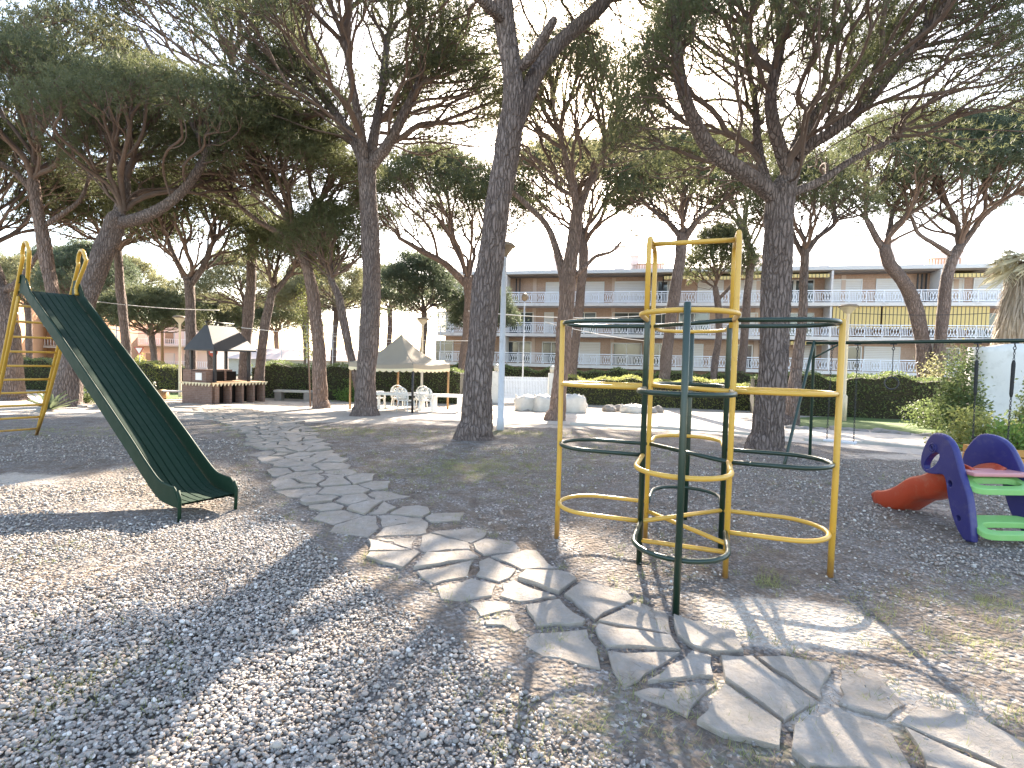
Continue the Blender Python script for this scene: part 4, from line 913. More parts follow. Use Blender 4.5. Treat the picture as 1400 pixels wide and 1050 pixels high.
wins = [(0,(588,612),'g'),(0,(688,722),'g'),(0,(738,763),'g'),(0,(790,819),'s'),(0,(836,878),'g'),(0,(895,912),'g'),(0,(948,965),'s'),(0,(1000,1035),'g'),(0,(1100,1125),'s'),(0,(1160,1190),'d'),(0,(1195,1245),'s'),(0,(1300,1330),'g'),
        (1,(590,612),'s'),(1,(688,724),'g'),(1,(740,752),'s'),(1,(780,812),'g'),(1,(836,880),'g'),(1,(895,915),'g'),(1,(930,972),'g'),(1,(1010,1040),'s'),(1,(1085,1120),'g'),(1,(1345,1380),'g'),
        (2,(600,650),'s'),(2,(741,764),'s'),(2,(792,822),'s'),(2,(838,883),'s'),(2,(898,912),'d'),(2,(914,928),'s'),(2,(955,990),'s'),(2,(1015,1048),'s'),(2,(1075,1090),'d'),(2,(1092,1118),'g'),(2,(1135,1186),'s'),(2,(1207,1248),'s'),(2,(1290,1330),'s'),(2,(1345,1385),'s')]
for f_, (a, b), k in wins:
    xa, xb = S_(a), S_(b); z0_ = ZF[f_]+.02; hh = 2.12 if f_ < 2 else 2.15; w = xb-xa; y = DW-.03
    mb = MB(); 
    for cx_ in (xa, xb): mb.box((cx_, y, z0_+hh/2), (.09, .1, hh))
    mb.box(((xa+xb)/2, y, z0_+hh), (w+.09, .1, .09))
    if k == 'g': mb.box(((xa+xb)/2, y, z0_+hh/2), (.07, .08, hh))
    fr = mb.build('window', MAT['frame'], bld)
    if k == 's':
        sh = MB()
        for q in range(14): sh.box(((xa+xb)/2, y+.0, z0_+hh*(q+.5)/14), (w-.1, .05, hh/14-.018))
        sh.build('shutter', MAT['shutter'], fr)
    else: MB().box(((xa+xb)/2, y+.01, z0_+hh/2), (w-.1, .03, hh-.06)).build('pane', MAT['glass'], fr)
def awning(a, b, z1_, z0_, out=1.2):
    xa, xb = S_(a), S_(b); mb = MB(); n = max(4, int((xb-xa)/.25)); V = []
    for i in range(n+1):
        x = xa+(xb-xa)*i/n; V += [(x, DW-.1-.0, z1_), (x, DW-.1-out, z0_), (x, DW-.12-out, z0_-.28-.03*(i % 2))]
    m = 3*(n+1); V += [(x, y-.012, z-.012) for x, y, z in V]
    F = []
    for i in range(n):
        for j in range(2): F += [(i*3+j, (i+1)*3+j, (i+1)*3+j+1, i*3+j+1), (m+i*3+j, m+i*3+j+1, m+(i+1)*3+j+1, m+(i+1)*3+j)]
    return mb.add(V, F).build('awning', MAT['awning'], bld)
awning(905, 946, ZR-.2, ZR-.42, 1.5); awning(950, 1000, ZR-.2, ZR-.5, 1.5); awning(1010, 1045, ZR-.2, ZR-.4, 1.5); awning(1075, 1130, ZR-.2, ZR-.4, 1.5)
awning(1050, 1128, ZF[1]-.32, ZF[1]-.42, 1.4); awning(1288, 1340, ZR-.2, ZR-.5, 1.5)
for a, b in ((1137, 1203), (1205, 1280), (1284, 1352)): MB().box(((S_(a)+S_(b))/2, .12, ZF[2]-.32-.95), (S_(b)-S_(a)-.05, .04, 1.85)).build('awning', MAT['awning'], bld)
for p in (1262, 1268, 1274, 905+0, 700, 705): 
    MB().box((S_(p), DW-.35, ZF[2]+1.3), (.1, .1, 2.5)).build('louvre', MAT['dark'], bld)
for a, w, h_ in ((745,1.1,2.2),(785,.9,2.6),(838,1.0,3.0),(860,.8,2.0),(880,3.,1.2),(1048,1.,1.8),(1140,.8,2.2),(1188,.8,3.5),(1237,1.0,3.0),(1280,.9,2.4),(1330,2.4,1.8),(650,1.1,2.6)):
    c_ = MB().box((S_(a)+.3, 4.5, ZR+.2+h_/2), (w, .9, h_)); c_.box((S_(a)+.3, 4.5, ZR+.2+h_+.06), (w+.18, 1.08, .12)); c_.build('chimney', MAT['render_pink'], bld)
for a, b in ((868, 910), (1080, 1118), (1290, 1340)):
    mb = MB(); xa, xb = S_(a), S_(b)
    for q in range(12): mb.box((xa+(xb-xa)*q/11, 3.2, ZR+.75), (.07, .07, 1.1))
    mb.box(((xa+xb)/2, 3.2, ZR+1.3), (xb-xa, .1, .08)); mb.build('terrace_railing', MAT['render_orange'], bld)

# other buildings far behind
def far_block(px, Y, w, h, rz, mat, label, floors=3, name='apartment_building'):
    p = gxy(px, Y); rt = empty(name, p, rz, label, 'building'); MB().box((0, 5, h/2), (w, 10, h)).build('wall', mat, rt)
    rf = MB().box((0, 5, h+.12), (w+.7, 10.7, .24)).build('roof', MAT['roofwhite'], rt)
    MB().box((w*.2, 5, h+.8), (.9, .9, 1.2)).build('chimney', MAT['render_pink'], rf)
    for f_ in range(floors):
        z = h*(f_+.0)/floors; MB().box((0, -.6, z+.1), (w, 1.3, .2)).build('balcony_slab', MAT['slab'], rt)
        mb = MB(); mb.box((0, -1.2, z+1.1), (w, .05, .06)); mb.box((0, -1.2, z+.3), (w, .04, .04))
        for q in range(int(w/.3)): mb.box((-w/2+.15+q*.3, -1.2, z+.7), (.05, .04, .8))
        mb.build('balcony_railing', MAT['rail'], rt)
        for q in range(int(w/3.2)):
            x = -w/2+1.6+q*3.2; wn = MB().box((x, -.02, z+1.35), (1.6, .08, 1.9)).build('window', MAT['frame'], rt); MB().box((x, -.075, z+1.35), (1.4, .04, 1.72)).build('pane', MAT['glass'] if (q+f_) % 2 else MAT['shutter'], wn)
    return rt
far_block(20, 62, 18, 7.6, .25, MAT['render_orange'], 'orange-brown balcony block glimpsed through the yellow ladder', 3)
far_block(228, 78, 15, 6.6, -.1, MAT['render_pink'], 'pale pink house beyond the road, glimpsed right of the slide', 2, 'house')
far_block(420, 95, 30, 3.4, .05, MAT['plaster'], 'low white building beyond the hedge behind the sunlit trunk', 1, 'house')
far_block(-160, 50, 20, 9, .5, MAT['render_orange'], 'orange-brown block beyond the left picture edge', 3)
t_ = empty('low_house', gxy(455, 62), 0, 'low long house with pale tiled roof seen over the hedge left of the tent', 'house')
MB().box((0, 0, .9), (22, 6, 1.8)).build('wall', MAT['plaster'], t_)
MB().add([(-11.5, -3.5, 1.8), (11.5, -3.5, 1.8), (11.5, 3.5, 1.8), (-11.5, 3.5, 1.8), (-9, 0, 3.1), (9, 0, 3.1)], [(0, 1, 5, 4), (1, 2, 5), (2, 3, 4, 5), (3, 0, 4), (3, 2, 1, 0)]).build('roof', MAT['render_pink'], t_)

# ---------------------------------------------------------------- hedges, shrubs, lawns, walks
def leaves(P, size, seed, nrm=None):
    r = np.random.default_rng(seed); m = len(P); D = r.normal(0, 1, (m, 3)); D /= np.linalg.norm(D, axis=1)[:, None]; S = np.cross(D, r.normal(0, 1, (m, 3))); S /= np.linalg.norm(S, axis=1)[:, None]
    L = size*r.uniform(.6, 1.3, (m, 1)); V = np.stack([P-D*L*.5, P+S*L*.28, P+D*L*.5, P-S*L*.28], 1)
    return V.reshape(-1, 3), np.arange(m*4).reshape(-1, 4), np.repeat(r.uniform(0, 1, m), 4)
def hedge(pa, pb, Ya, Yb, h, wd, mat, label, dens=260, leaf=.09, seed=0, name='hedge', z0=None):
    A = gxy(pa, Ya); B = gxy(pb, Yb); c = (A+B)/2; L = np.linalg.norm((B-A)[:2]); a = math.atan2(B[1]-A[1], B[0]-A[0]); rt = empty(name, c, a, label, name.replace('_', ' '))
    r = np.random.default_rng(seed+77); n = int(L*(2*h+wd)*dens)
    x = r.uniform(-L/2, L/2, n); u = r.uniform(0, 2*h+wd, n)
    wob = 1+.06*np.sin(x*1.7+seed)+.05*np.sin(x*4.1); hh = h*wob
    y = np.where(u < h, -wd/2, np.where(u < h+wd, u-h-wd/2, wd/2)); z = np.where(u < h, u*wob, np.where(u < h+wd, hh, (u-h-wd)*wob))
    dep = np.abs(r.normal(0, .07, n)); y = y+np.where(u < h, dep, np.where(u < h+wd, 0, -dep))-.12*np.sin(x*2.9+z*5)*.4; z = z-np.where((u >= h) & (u < h+wd), dep, 0)+r.normal(0, .03, n)
    V, F, v = leaves(np.stack([x, y, z], 1), leaf, seed); link_mesh('foliage', V, F, MAT[mat], rt, var=v)
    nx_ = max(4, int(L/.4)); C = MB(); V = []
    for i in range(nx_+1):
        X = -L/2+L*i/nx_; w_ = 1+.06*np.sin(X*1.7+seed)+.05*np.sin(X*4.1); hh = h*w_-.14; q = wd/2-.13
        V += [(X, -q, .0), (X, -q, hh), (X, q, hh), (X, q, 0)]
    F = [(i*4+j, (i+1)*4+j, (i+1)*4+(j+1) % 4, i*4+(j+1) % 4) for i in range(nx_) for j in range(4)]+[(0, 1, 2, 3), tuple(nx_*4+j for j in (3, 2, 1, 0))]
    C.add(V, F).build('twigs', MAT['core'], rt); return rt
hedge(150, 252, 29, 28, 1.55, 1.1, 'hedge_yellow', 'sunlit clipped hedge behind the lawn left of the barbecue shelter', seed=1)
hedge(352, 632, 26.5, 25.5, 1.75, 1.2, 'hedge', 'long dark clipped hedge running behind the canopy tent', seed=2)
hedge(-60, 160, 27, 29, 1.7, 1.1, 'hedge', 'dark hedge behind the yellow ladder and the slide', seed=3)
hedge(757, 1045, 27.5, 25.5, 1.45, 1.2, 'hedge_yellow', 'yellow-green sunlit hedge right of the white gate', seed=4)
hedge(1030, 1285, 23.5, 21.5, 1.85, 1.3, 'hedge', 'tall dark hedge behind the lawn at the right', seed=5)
hedge(590, 1250, 36, 32, 1.75, 1.5, 'hedge', 'long back hedge in front of the apartment block', dens=150, leaf=.13, seed=6)
def shrub(px, Y, h, w, mat, label, n=2600, leaf=.09, seed=0, cat='shrub', name='shrub', spray=0, z0=0):
    p = gxy(px, Y); rt = empty(name, p, 0, label, cat); r = np.random.default_rng(seed+500); nc = 26
    c = r.normal(0, 1, (nc, 3)); c /= np.linalg.norm(c, axis=1)[:, None]; c[:, 2] = np.abs(c[:, 2]); c *= r.uniform(.35, 1, (nc, 1)); c *= [w/2, w/2, h*.8]; c[:, 2] += h*.12+z0
    P = np.repeat(c, n//nc, 0)+r.normal(0, 1, (n//nc*nc, 3))*[w*.11, w*.11, h*.1]; P[:, 2] = np.abs(P[:, 2])
    V, F, v = leaves(P, leaf, seed); link_mesh('foliage', V, F, MAT[mat], rt, var=v)
    mb = MB()
    for q in c: mb.tube(spline([(0, 0, -.05), (q[0]*.3, q[1]*.3, q[2]*.5), q], 6), [.02, .018, .015, .012, .009, .005], 5)
    mb.build('stems', MAT['branch'], rt); return rt
shrub(1355, 10.8, 1.05, 1.5, 'hedge_yellow', 'yellow-green leafy shrub left of the orange planter', 4200, .08, 1)
shrub(1412, 9.4, .95, 1.0, 'leaf_green', 'bright green shrub at the right picture edge', 2600, .08, 2)
shrub(1316, 14.5, 2.4, 1.15, 'hedge', 'tall dark-leaved bush between the forked pines and the white wall', 5200, .09, 3)
shrub(1418, 11.8, 2.2, .8, 'hedge', 'climbing bush against the white wall at the right edge', 3000, .08, 4)
shrub(1285, 17, 1.0, 1.9, 'hedge', 'low dark bush at the foot of the forked pines', 2600, .08, 5)
shrub(1195, 29.5, 1.9, 1.8, 'hedge', 'round bush showing above the dark hedge in front of the balconies', 1500, .12, 6)
shrub(1305, 24, 3.6, 2.6, 'needles_pale', 'pale feathery bush behind the forked pines', 3600, .12, 7)
shrub(480, 25, 1.2, 1.4, 'leaf_green', 'light green plant in front of the long dark hedge', 1600, .1, 8)
shrub(118, 19.5, .7, 1.2, 'hedge', 'low bush beside the thick leaning trunk', 1200, .08, 9)
shrub(190, 60, 2.2, 1.8, 'hedge_yellow', 'light green bush in front of the pale pink house', 900, .25, 10)
# ivy on a trunk, agave
iv = empty('ivy', gxy(425, 20.4), 0, 'bright green ivy climbing the back of the sunlit reddish trunk', 'ivy'); r = np.random.default_rng(3); n = 1500
zz = r.uniform(1.9, 5.4, n); Pv = np.stack([-.15-.14*np.sin(zz*2)+r.normal(0, .17, n), r.normal(0, .18, n), zz], 1); V, F, v = leaves(Pv, .08, 5); link_mesh('foliage', V, F, MAT['hedge_yellow'], iv, var=v)
MB().tube([(0, 0, -.05), (-.1, 0, 2), (-.15, 0, 5.2)], .03, 6).build('stem', MAT['branch'], iv)
def rosette(px, Y, n, ln, label, mat, name='agave', w=.09, seed=1, z=0.):
    rt = empty(name, gxy(px, Y)+[0, 0, z], 0, label, name); r = np.random.default_rng(seed); mb = MB()
    for k in range(n):
        a = k*2.4; e = .35+1.1*(k/n); L = ln*r.uniform(.8, 1.1); V = []
        for q in range(7):
            f = q/6; rr_ = L*f*math.cos(e*(1-.25*f)); z_ = L*f*math.sin(e*(1-.25*f))+.03; ww = w*(1-f)**.6*(.6+f); ca, sa = math.cos(a), math.sin(a)
            V += [(rr_*ca-ww*sa, rr_*sa+ww*ca, z_+.02), (rr_*ca, rr_*sa, z_-.015), (rr_*ca+ww*sa, rr_*sa-ww*ca, z_+.02)]
        mb.add(V, [(q*3+j, q*3+j+1, q*3+4+j, q*3+3+j) for q in range(6) for j in range(2)], True, r.uniform(0, 1))
    mb.build('leaves', MAT[mat], rt, usevar=True); return rt
rosette(68, 15.5, 18, .7, 'spiky grey-green agave at the foot of the leaning pine', 'needles_blue')
rosette(1362, 9.9, 11, .55, 'broad-leaved green plant growing beside the orange planter', 'leaf_green', 'potted_plant', .08, 3)
sheet('lawn', [(1060,572),(1150,570),(1262,576),(1330,590),(1300,600),(1210,588),(1080,584)], MAT['lawn'], .02)
sheet('lawn', [(168,527),(252,529),(252,545),(230,546),(150,548)], MAT['lawn'], .02)
sheet('walkway', [(520,556),(640,560),(800,566),(960,570),(1100,585),(1240,592),(1340,606),(1400,625),(1400,650),(1250,614),(1080,598),(900,583),(700,580),(560,574),(480,566),(440,559)], MAT['pave'], .012)
def kerb(pxs, label=None):
    P = [at(*p) for p in pxs]; mb = MB()
    for a, b in zip(P[:-1], P[1:]):
        c = (a+b)/2; d = b-a; mb.box(tuple(c+(0, 0, .02)), (np.linalg.norm(d[:2])+.02, .1, .1), math.atan2(d[1], d[0]))
    return tag(mb.build('kerb', MAT['concrete']), kind='structure')
kerb([(780,581),(900,586),(1000,593),(1080,600)]); kerb([(1100,603),(1180,607),(1280,616),(1340,628)])
# rocks bordering the lawn, one thing each
def rock_mesh(seed, s):
    r = np.random.default_rng(seed); mb = MB(); V = []; nz, na = 7, 12
    ph_ = r.uniform(0, 6.28, 6)
    for i in range(1, nz):
        e = -math.pi/2+math.pi*i/nz
        for k in range(na):
            a = 2*math.pi*k/na; rr_ = 1+.18*math.sin(2*a+ph_[0]+e)+.12*math.sin(3*a+ph_[1]-2*e)+.08*math.sin(5*a+3*e+ph_[2])+r.normal(0, .05)
            V.append((s[0]*math.cos(e)*math.cos(a)*rr_, s[1]*math.cos(e)*math.sin(a)*rr_, s[2]*math.sin(e)*(1+.1*math.sin(a*2+ph_[3]))+s[2]*.5))
    b = len(V); V += [(0, 0, -s[2]*.5), (0, 0, s[2]*1.5)]
    F = [((i)*na+k, i*na+(k+1) % na, (i+1)*na+(k+1) % na, (i+1)*na+k) for i in range(nz-2) for k in range(na)]+[(b, (k+1) % na, k) for k in range(na)]+[(b+1, (nz-2)*na+k, (nz-2)*na+(k+1) % na) for k in range(na)]
    return mb.add(V, F, False)
RK = [rock_mesh(i, (.22, .17, .11)).build('rock', MAT['stone']) for i in range(3)]
rp = []
RL = ['grey border rock at the far left end of the lawn, behind the broad pine', 'border rock just right of the broad pine trunk', 'border rock below the slim pine beside the swing legs', 'border rock seen between the two left swing legs',
      'border rock left of the climbing frame outer yellow post', 'border rock right behind the outer yellow post', 'border rock directly before the cream lamp on the lawn', 'border rock just right of the cream lamp',
      'border rock behind the flat-seat swing chains', 'border rock beyond the flat-seat swing, towards the ring', 'border rock straight below the hanging gym ring', 'border rock just right of the gym ring',
      'border rock at the foot of the S-curved pine', 'border rock below the low dark bush', 'border rock at the right end of the lawn, nearest the toddler slide']
for k in range(15): f = k/14; rp.append((1062+275*f+3*math.sin(k*2), 586+2*f+17*f*f))
for k, (px, py) in enumerate(rp+[(110, 556), (128, 558), (142, 557), (60, 562), (720, 562), (1300, 592), (1320, 596)]):
    o = RK[k] if k < 3 else RK[k % 3].copy()
    if k >= 3: COL.objects.link(o)
    o.location = at(px, py)-np.array([0, 0, .03]); o.rotation_euler = (0, 0, k*1.9); s_ = .7+.6*((k*37) % 10)/10; o.scale = (s_*1.2, s_, s_*.8)
    tag(o, ('grey rock in the low lawn border, number '+str(k+1)) if 0 else RL[k] if k < 15 else ['grey rock lying left of the thick leaning trunk', 'grey rock lying right of the thick leaning trunk', 'grey rock farther right of the thick leaning trunk', 'rock under the yellow ladder near the agave', 'small rock lying before the white construction bags', 'rock before the tall bush by the white wall', 'rock nearest the yellow-green shrub'][k-15], 'rock', 'rocks along the lawn border' if k < 15 else 'loose rocks')

# ---------------------------------------------------------------- street lamps
def lamp(px, py_base, py_top, label, pole, d=None, r0=.055, capr=.27, head='cone', base_box=False):
    B = at(px, py_base) if d is None else gxy(px, d); Y = B[1]; h = atd(px, py_top, Y)[2]-B[2]
    rt = empty('street_lamp', B, 0, label, 'street lamp', 'street lamps on tall poles')
    hp_ = h-.42 if head == 'cone' else h-.3
    MB().lathe([(r0*1.15, -.1), (r0*1.1, .3), (r0, .32), (r0*.72, hp_), (r0*.9, hp_+.01), (r0*.9, hp_+.06)], n=16).build('pole', MAT[pole], rt)
    if base_box: MB().lathe([(r0*1.7, -.05), (r0*1.7, .95), (r0*1.1, 1.02)], n=12).build('pole_sleeve', MAT[pole], rt)
    hd = MB().lathe([(r0*.9, hp_+.04), (capr*.35, hp_+.1), (capr*.9, hp_+.3), (capr, hp_+.31)], n=6 if head == 'hex' else 18).build('diffuser', MAT['diffuser'] if head != 'cone' else MAT['lampcap'], rt)
    MB().lathe([(capr*1.04, hp_+.3), (capr*1.04, hp_+.33), (capr*.75, hp_+.40), (.05, hp_+.42)], n=6 if head == 'hex' else 18).build('lamp_hood', MAT['lampcap'], rt)
    return rt
lamp(684, 588, 331, 'grey lamp post with wide brown hood beside the high forking pine', 'lamppole', r0=.085, capr=.27)
lamp(1156, 578, 420, 'cream lamp post with sleeved base on the right-hand lawn', 'creampole', d=19.5, r0=.07, capr=.36, head='hex', base_box=True)
lamp(246, 537, 435, 'cream lamp post left of the barbecue shelter', 'creampole', d=25, r0=.07, capr=.34, head='hex')
lamp(577, 548, 437, 'cream lamp post rising behind the canopy tent', 'creampole', d=24.8, r0=.07, capr=.33, head='hex')
p = gxy(715, 30); gl = empty('street_lamp', p, 0, 'thin pole with a small globe standing behind the white gate', 'street lamp', 'street lamps on tall poles')
hh = atd(715, 405, 30)[2]-p[2]; MB().lathe([(.05, 0), (.035, hh-.25)], n=10).build('pole', MAT['lamppole'], gl); MB().lathe([(.04, hh-.3), (.16, hh-.2), (.2, hh-.05), (.16, hh+.1), (.03, hh+.18)], n=14).build('globe', MAT['lampcap'], gl)
bl_ = empty('bollard_light', gxy(211, 24.5), 0, 'short dark bollard light on the lawn beside the slide', 'bollard light'); MB().lathe([(.07, 0), (.07, .5), (.09, .52), (.09, .56), (.03, .6)], n=12).build('post', MAT['dark'], bl_); MB().lathe([(.055, .6), (.055, .72), (.02, .76)], n=12).build('lamp', MAT['diffuser'], bl_)

# ---------------------------------------------------------------- white gate with posts
ga = gxy(674, 26.5); gb = gxy(757, 26.8); gd = gb-ga; gL = np.linalg.norm(gd[:2]); gt = empty('gate', ga, math.atan2(gd[1], gd[0]), 'white vertical-slat gate between two square posts behind the grey lamp', 'gate')
for x, w, h_ in ((.2, .5, 1.62), (gL-.05, .4, 1.6)):
    po = MB().box((x, 0, h_/2), (w, .4, h_)).build('gate_post', MAT['plaster'], gt, bevel=.02)
    MB().lathe([(.04, h_), (.13, h_+.06), (.16, h_+.2), (.12, h_+.33), (.02, h_+.38)], c=(x, 0, 0), n=14).build('globe_light', MAT['diffuser'], po)
mb = MB(); n = 30
for k in range(n): mb.box((.47+(gL-.75)*(k+.5)/n, .05*0, .72), ((gL-.75)/n-.012, .03, 1.3))
mb.box((gL/2+.1, .03, .3), (gL-.8, .03, .07)); mb.box((gL/2+.1, .03, 1.2), (gL-.8, .03, .07)); mb.build('slat_panel', MAT['white_paint'], gt)

# ---------------------------------------------------------------- construction bags, rubble
def sack(px, Y, w, h, label, seed, nm='construction_bag', mat='bag'):
    p = gxy(px, Y); r = np.random.default_rng(seed); rt = empty(nm, p, r.uniform(0, 1), label, 'bag', 'white bags near the gate'); V = []; nz, na = 12, 26; q = r.uniform(0, 6.28, 8)
    for i in range(nz+1):
        f = i/nz; z = h*f; base = (1-.12*abs(2*f-.8)**2) if f < .85 else 1-.6*((f-.85)/.15)**1.2
        for k in range(na):
            a = 2*math.pi*k/na; sq = (abs(math.cos(a))**5+abs(math.sin(a))**5)**-.2
            rr_ = w/2*base*sq*(1+.05*math.sin(4*a+q[0]+3*f)+.06*math.sin(7*a+q[1]-5*f)+.04*math.sin(11*a+9*f)); V.append((rr_*math.cos(a), rr_*math.sin(a)*.8, z+(.08*math.sin(2*a+q[2])+.04*math.sin(5*a+q[3]))*f*h))
    F = [(i*na+k, i*na+(k+1) % na, (i+1)*na+(k+1) % na, (i+1)*na+k) for i in range(nz) for k in range(na)]+[tuple(nz*na+k for k in range(na)), tuple(range(na-1, -1, -1))]
    MB().add(V, F, True).build('sack', MAT[mat], rt)
    for a in (.8, 2.4, 4.0, 5.5):
        x, y = w*.42*math.cos(a), w*.34*math.sin(a); MB().tube(spline([(x, y, h*.85), (x*1.25, y*1.25, h*1.05), (x*1.15, y*1.2, h*.7)], 9), .022, 5).build('strap', MAT[mat], rt)
    return rt
sack(722, 21.3, 1.0, .62, 'left slumped white bag in front of the gate', 1); sack(744, 21.0, .8, .66, 'white bag in the middle of the pile before the gate', 2); sack(781, 21.0, 1.25, .7, 'largest rounded white bag, right of the side-branched pine', 3); sack(868, 21.6, 1.1, .34, 'flat grey bag lying before the yellow-green hedge', 5)
for k, (px, Y, sx) in enumerate(((835, 22, .35), (848, 22.4, .3), (888, 21.7, .4), (902, 22.3, .28))):
    o = rock_mesh(40+k, (sx, sx*.7, .2)).build('rubble', MAT['stone']); o.location = gxy(px, Y); tag(o, ['leftmost grey stone in the rubble before the yellow-green hedge', 'small grey stone left of the flat grey bag', 'largest grey stone right of the flat grey bag', 'rightmost small stone of the rubble before the hedge'][k], 'stone', 'rubble stones')

# ---------------------------------------------------------------- brick barbecue shelter
bb = empty('barbecue_shelter', gxy(302, 21.9), math.radians(67), 'brick barbecue with open arches, zigzag counter edge and dark hipped metal hood', 'barbecue')
Lf, Ls, hc = 2.55, 1.8, .84; cx0, cx1, cy0, cy1 = -1.15, 1.4, -1.0, .8
mb = MB(); mb.box(((cx0+cx1)/2, cy1-.15, hc/2), (Lf, .3, hc)); mb.box((cx0+.06, (cy0+cy1-.3)/2, hc/2), (.12, Ls-.3, hc))
for x in (cx0+.85, cx0+1.42, cx0+1.97, cx1-.05): mb.box((x, cy0+.2, hc/2), (.09, .4, hc))
mb.box((cx0+.15, cy0+.1, hc/2), (.34, .2, hc)); mb.build('counter_base', MAT['brick'], bb); MB().box(((cx0+cx1)/2+.05, cy0+.5, hc/2), (Lf-.2, .1, hc-.02)).build('opening_shade_panel', MAT['soot_shade'], bb)  # dark panel added behind the counter openings so they look shaded
MB().box(((cx0+cx1)/2, (cy0+cy1)/2, hc+.03), (Lf+.12, Ls+.12, .06)).build('counter_top', MAT['wood'], bb, bevel=.01)
def zigzag(xa, ya, xb, yb, n):
    m1, m2 = MB(), MB(); d = np.array([xb-xa, yb-ya]); L = np.linalg.norm(d); d /= L; nn = np.array([d[1], -d[0]])
    for k in range(n):
        a, b = L*k/n, L*(k+1)/n; f = lambda s_, z, o_: (xa+d[0]*s_+nn[0]*o_, ya+d[1]*s_+nn[1]*o_, z)
        for mb_, tri in ((m1, [(a, hc+.06), (a+(b-a)*.3, hc-.09), (b, hc+.06)]),):
            mb_.add([f(s_, z, .0) for s_, z in tri]+[f(s_, z, .02) for s_, z in tri], [(0, 1, 2), (5, 4, 3), (0, 3, 4, 1), (1, 4, 5, 2), (2, 5, 3, 0)])
    m1.build('zigzag_trim', MAT['valance'], bb)
zigzag(cx0-.06, cy0-.08, cx1+.06, cy0-.08, 16); zigzag(cx0-.08, cy1+.06, cx0-.08, cy0-.06, 10)
mb = MB(); mb.box((-.2, .5, hc+.31), (1.9, .5, .5)); mb.box((-.95, 0, hc+.28), (.35, 1.2, .44)); mb.build('fireplace', MAT['brick'], bb)
mb = MB(); mb.box((.05, .23, hc+.28), (.5, .06, .4)); mb.box((.65, .23, hc+.28), (.5, .06, .4)); mb.build('fire_opening', MAT['soot_shade'], bb)
MB().box((.35, .21, hc+.3), (.09, .08, .5)).build('pillar', MAT['brick'], bb)
MB().box((-1.14, -.2, hc+.3), (.02, .36, .3)).build('sign', MAT['white'], bb)
for x, y in ((-.82, -.72), (.78, -.72), (.78, .7), (-.82, .7)): MB().box((x, y, hc+.75), (.1, .1, 1.42)).build('roof_post', MAT['dark'], bb)
ze, zt_ = hc+1.42, hc+2.42; e_ = (1.0, .92); tpx = (.66, .1)
V = [(-e_[0], -e_[1], ze), (e_[0], -e_[1], ze), (e_[0], e_[1], ze), (-e_[0], e_[1], ze), (-tpx[0], -tpx[1], zt_), (tpx[0]*.9, -tpx[1], zt_), (tpx[0]*.9, tpx[1], zt_), (-tpx[0], tpx[1], zt_)]
V += [(x, y, z-.06) for x, y, z in V[:4]]
mb = MB().add(V, [(0, 1, 5, 4), (1, 2, 6, 5), (2, 3, 7, 6), (3, 0, 4, 7), (4, 5, 6, 7), (8, 9, 1, 0), (9, 10, 2, 1), (10, 11, 3, 2), (11, 8, 0, 3), (11, 10, 9, 8)]); hd = mb.build('hood', MAT['hood'], bb)
mb = MB(); mb.tube([(-.7, 0, zt_+.14), (.62, 0, zt_+.14)], .025, 6)
for x in (-.66, -.2, .2, .57): mb.tube([(x, 0, zt_-.02), (x, 0, zt_+.14)], .018, 6)
mb.build('ridge_rail', MAT['dark'], bb)

# ---------------------------------------------------------------- canopy tent with furniture
tc = gxy(548, 19.9); tn = empty('canopy_tent', tc, 0, 'beige pyramid canopy tent with scalloped edge on thin posts', 'canopy tent')
cor = [np.array(q) for q in ((.83, -1.75), (1.82, .75), (-.5, 1.75), (-1.85, -.55))]; ze = 1.66; zp_ = 2.95
V = []; n = 12; mb = MB()
for i in range(4):
    a, b = cor[i], cor[(i+1) % 4]; V = []; nq = 12
    for q in range(nq+1):
        for j in range(n+1):
            f, g_ = j/n, q/nq; e = a+(b-a)*f; sag = -.1*math.sin(math.pi*f)*(1-g_)**1.5-.24*math.sin(math.pi*g_)*(1-.25*math.sin(math.pi*f)); p = e*(1-g_); V.append((p[0], p[1], ze+.18+(zp_-ze-.18)*g_+sag))
    mb.add(V, [(q*(n+1)+j, q*(n+1)+j+1, (q+1)*(n+1)+j+1, (q+1)*(n+1)+j) for q in range(nq) for j in range(n)], True)
o = mb.build('canopy', MAT['canvas'], tn); m = o.modifiers.new('thick', 'SOLIDIFY'); m.thickness = .012
mb = MB(); mb2 = MB()
for i in range(4):
    a, b = cor[i], cor[(i+1) % 4]; L = np.linalg.norm(b-a); k_ = int(L/.28)*8
    for j in range(k_):
        f0_, f1_ = j/k_, (j+1)/k_; sg_ = -.1
        zt0, zt1 = [ze+.18-.1*math.sin(math.pi*f) for f in (f0_, f1_)]; zb = [ze-.14+.06*(1-abs(math.sin(math.pi*f*k_/8)))-.03*math.sin(math.pi*f) for f in (f0_, f1_)]
        p0_, p1_ = a+(b-a)*f0_, a+(b-a)*f1_; zm = [ze-.0-.05*math.sin(math.pi*f) for f in (f0_, f1_)]
        mb.add([(p0_[0]*1.004, p0_[1]*1.004, zm[0]), (p1_[0]*1.004, p1_[1]*1.004, zm[1]), (p1_[0], p1_[1], zt1), (p0_[0], p0_[1], zt0)], [(0, 1, 2, 3)]); mb2.add([(p0_[0]*1.01, p0_[1]*1.01, zb[0]), (p1_[0]*1.01, p1_[1]*1.01, zb[1]), (p1_[0]*1.004, p1_[1]*1.004, zm[1]), (p0_[0]*1.004, p0_[1]*1.004, zm[0])], [(0, 1, 2, 3)])
for mb_, nm, mt in ((mb, 'valance', 'canvas'), (mb2, 'scalloped_edge', 'valance')): o = mb_.build(nm, MAT[mt], tn); m = o.modifiers.new('thick', 'SOLIDIFY'); m.thickness = .01
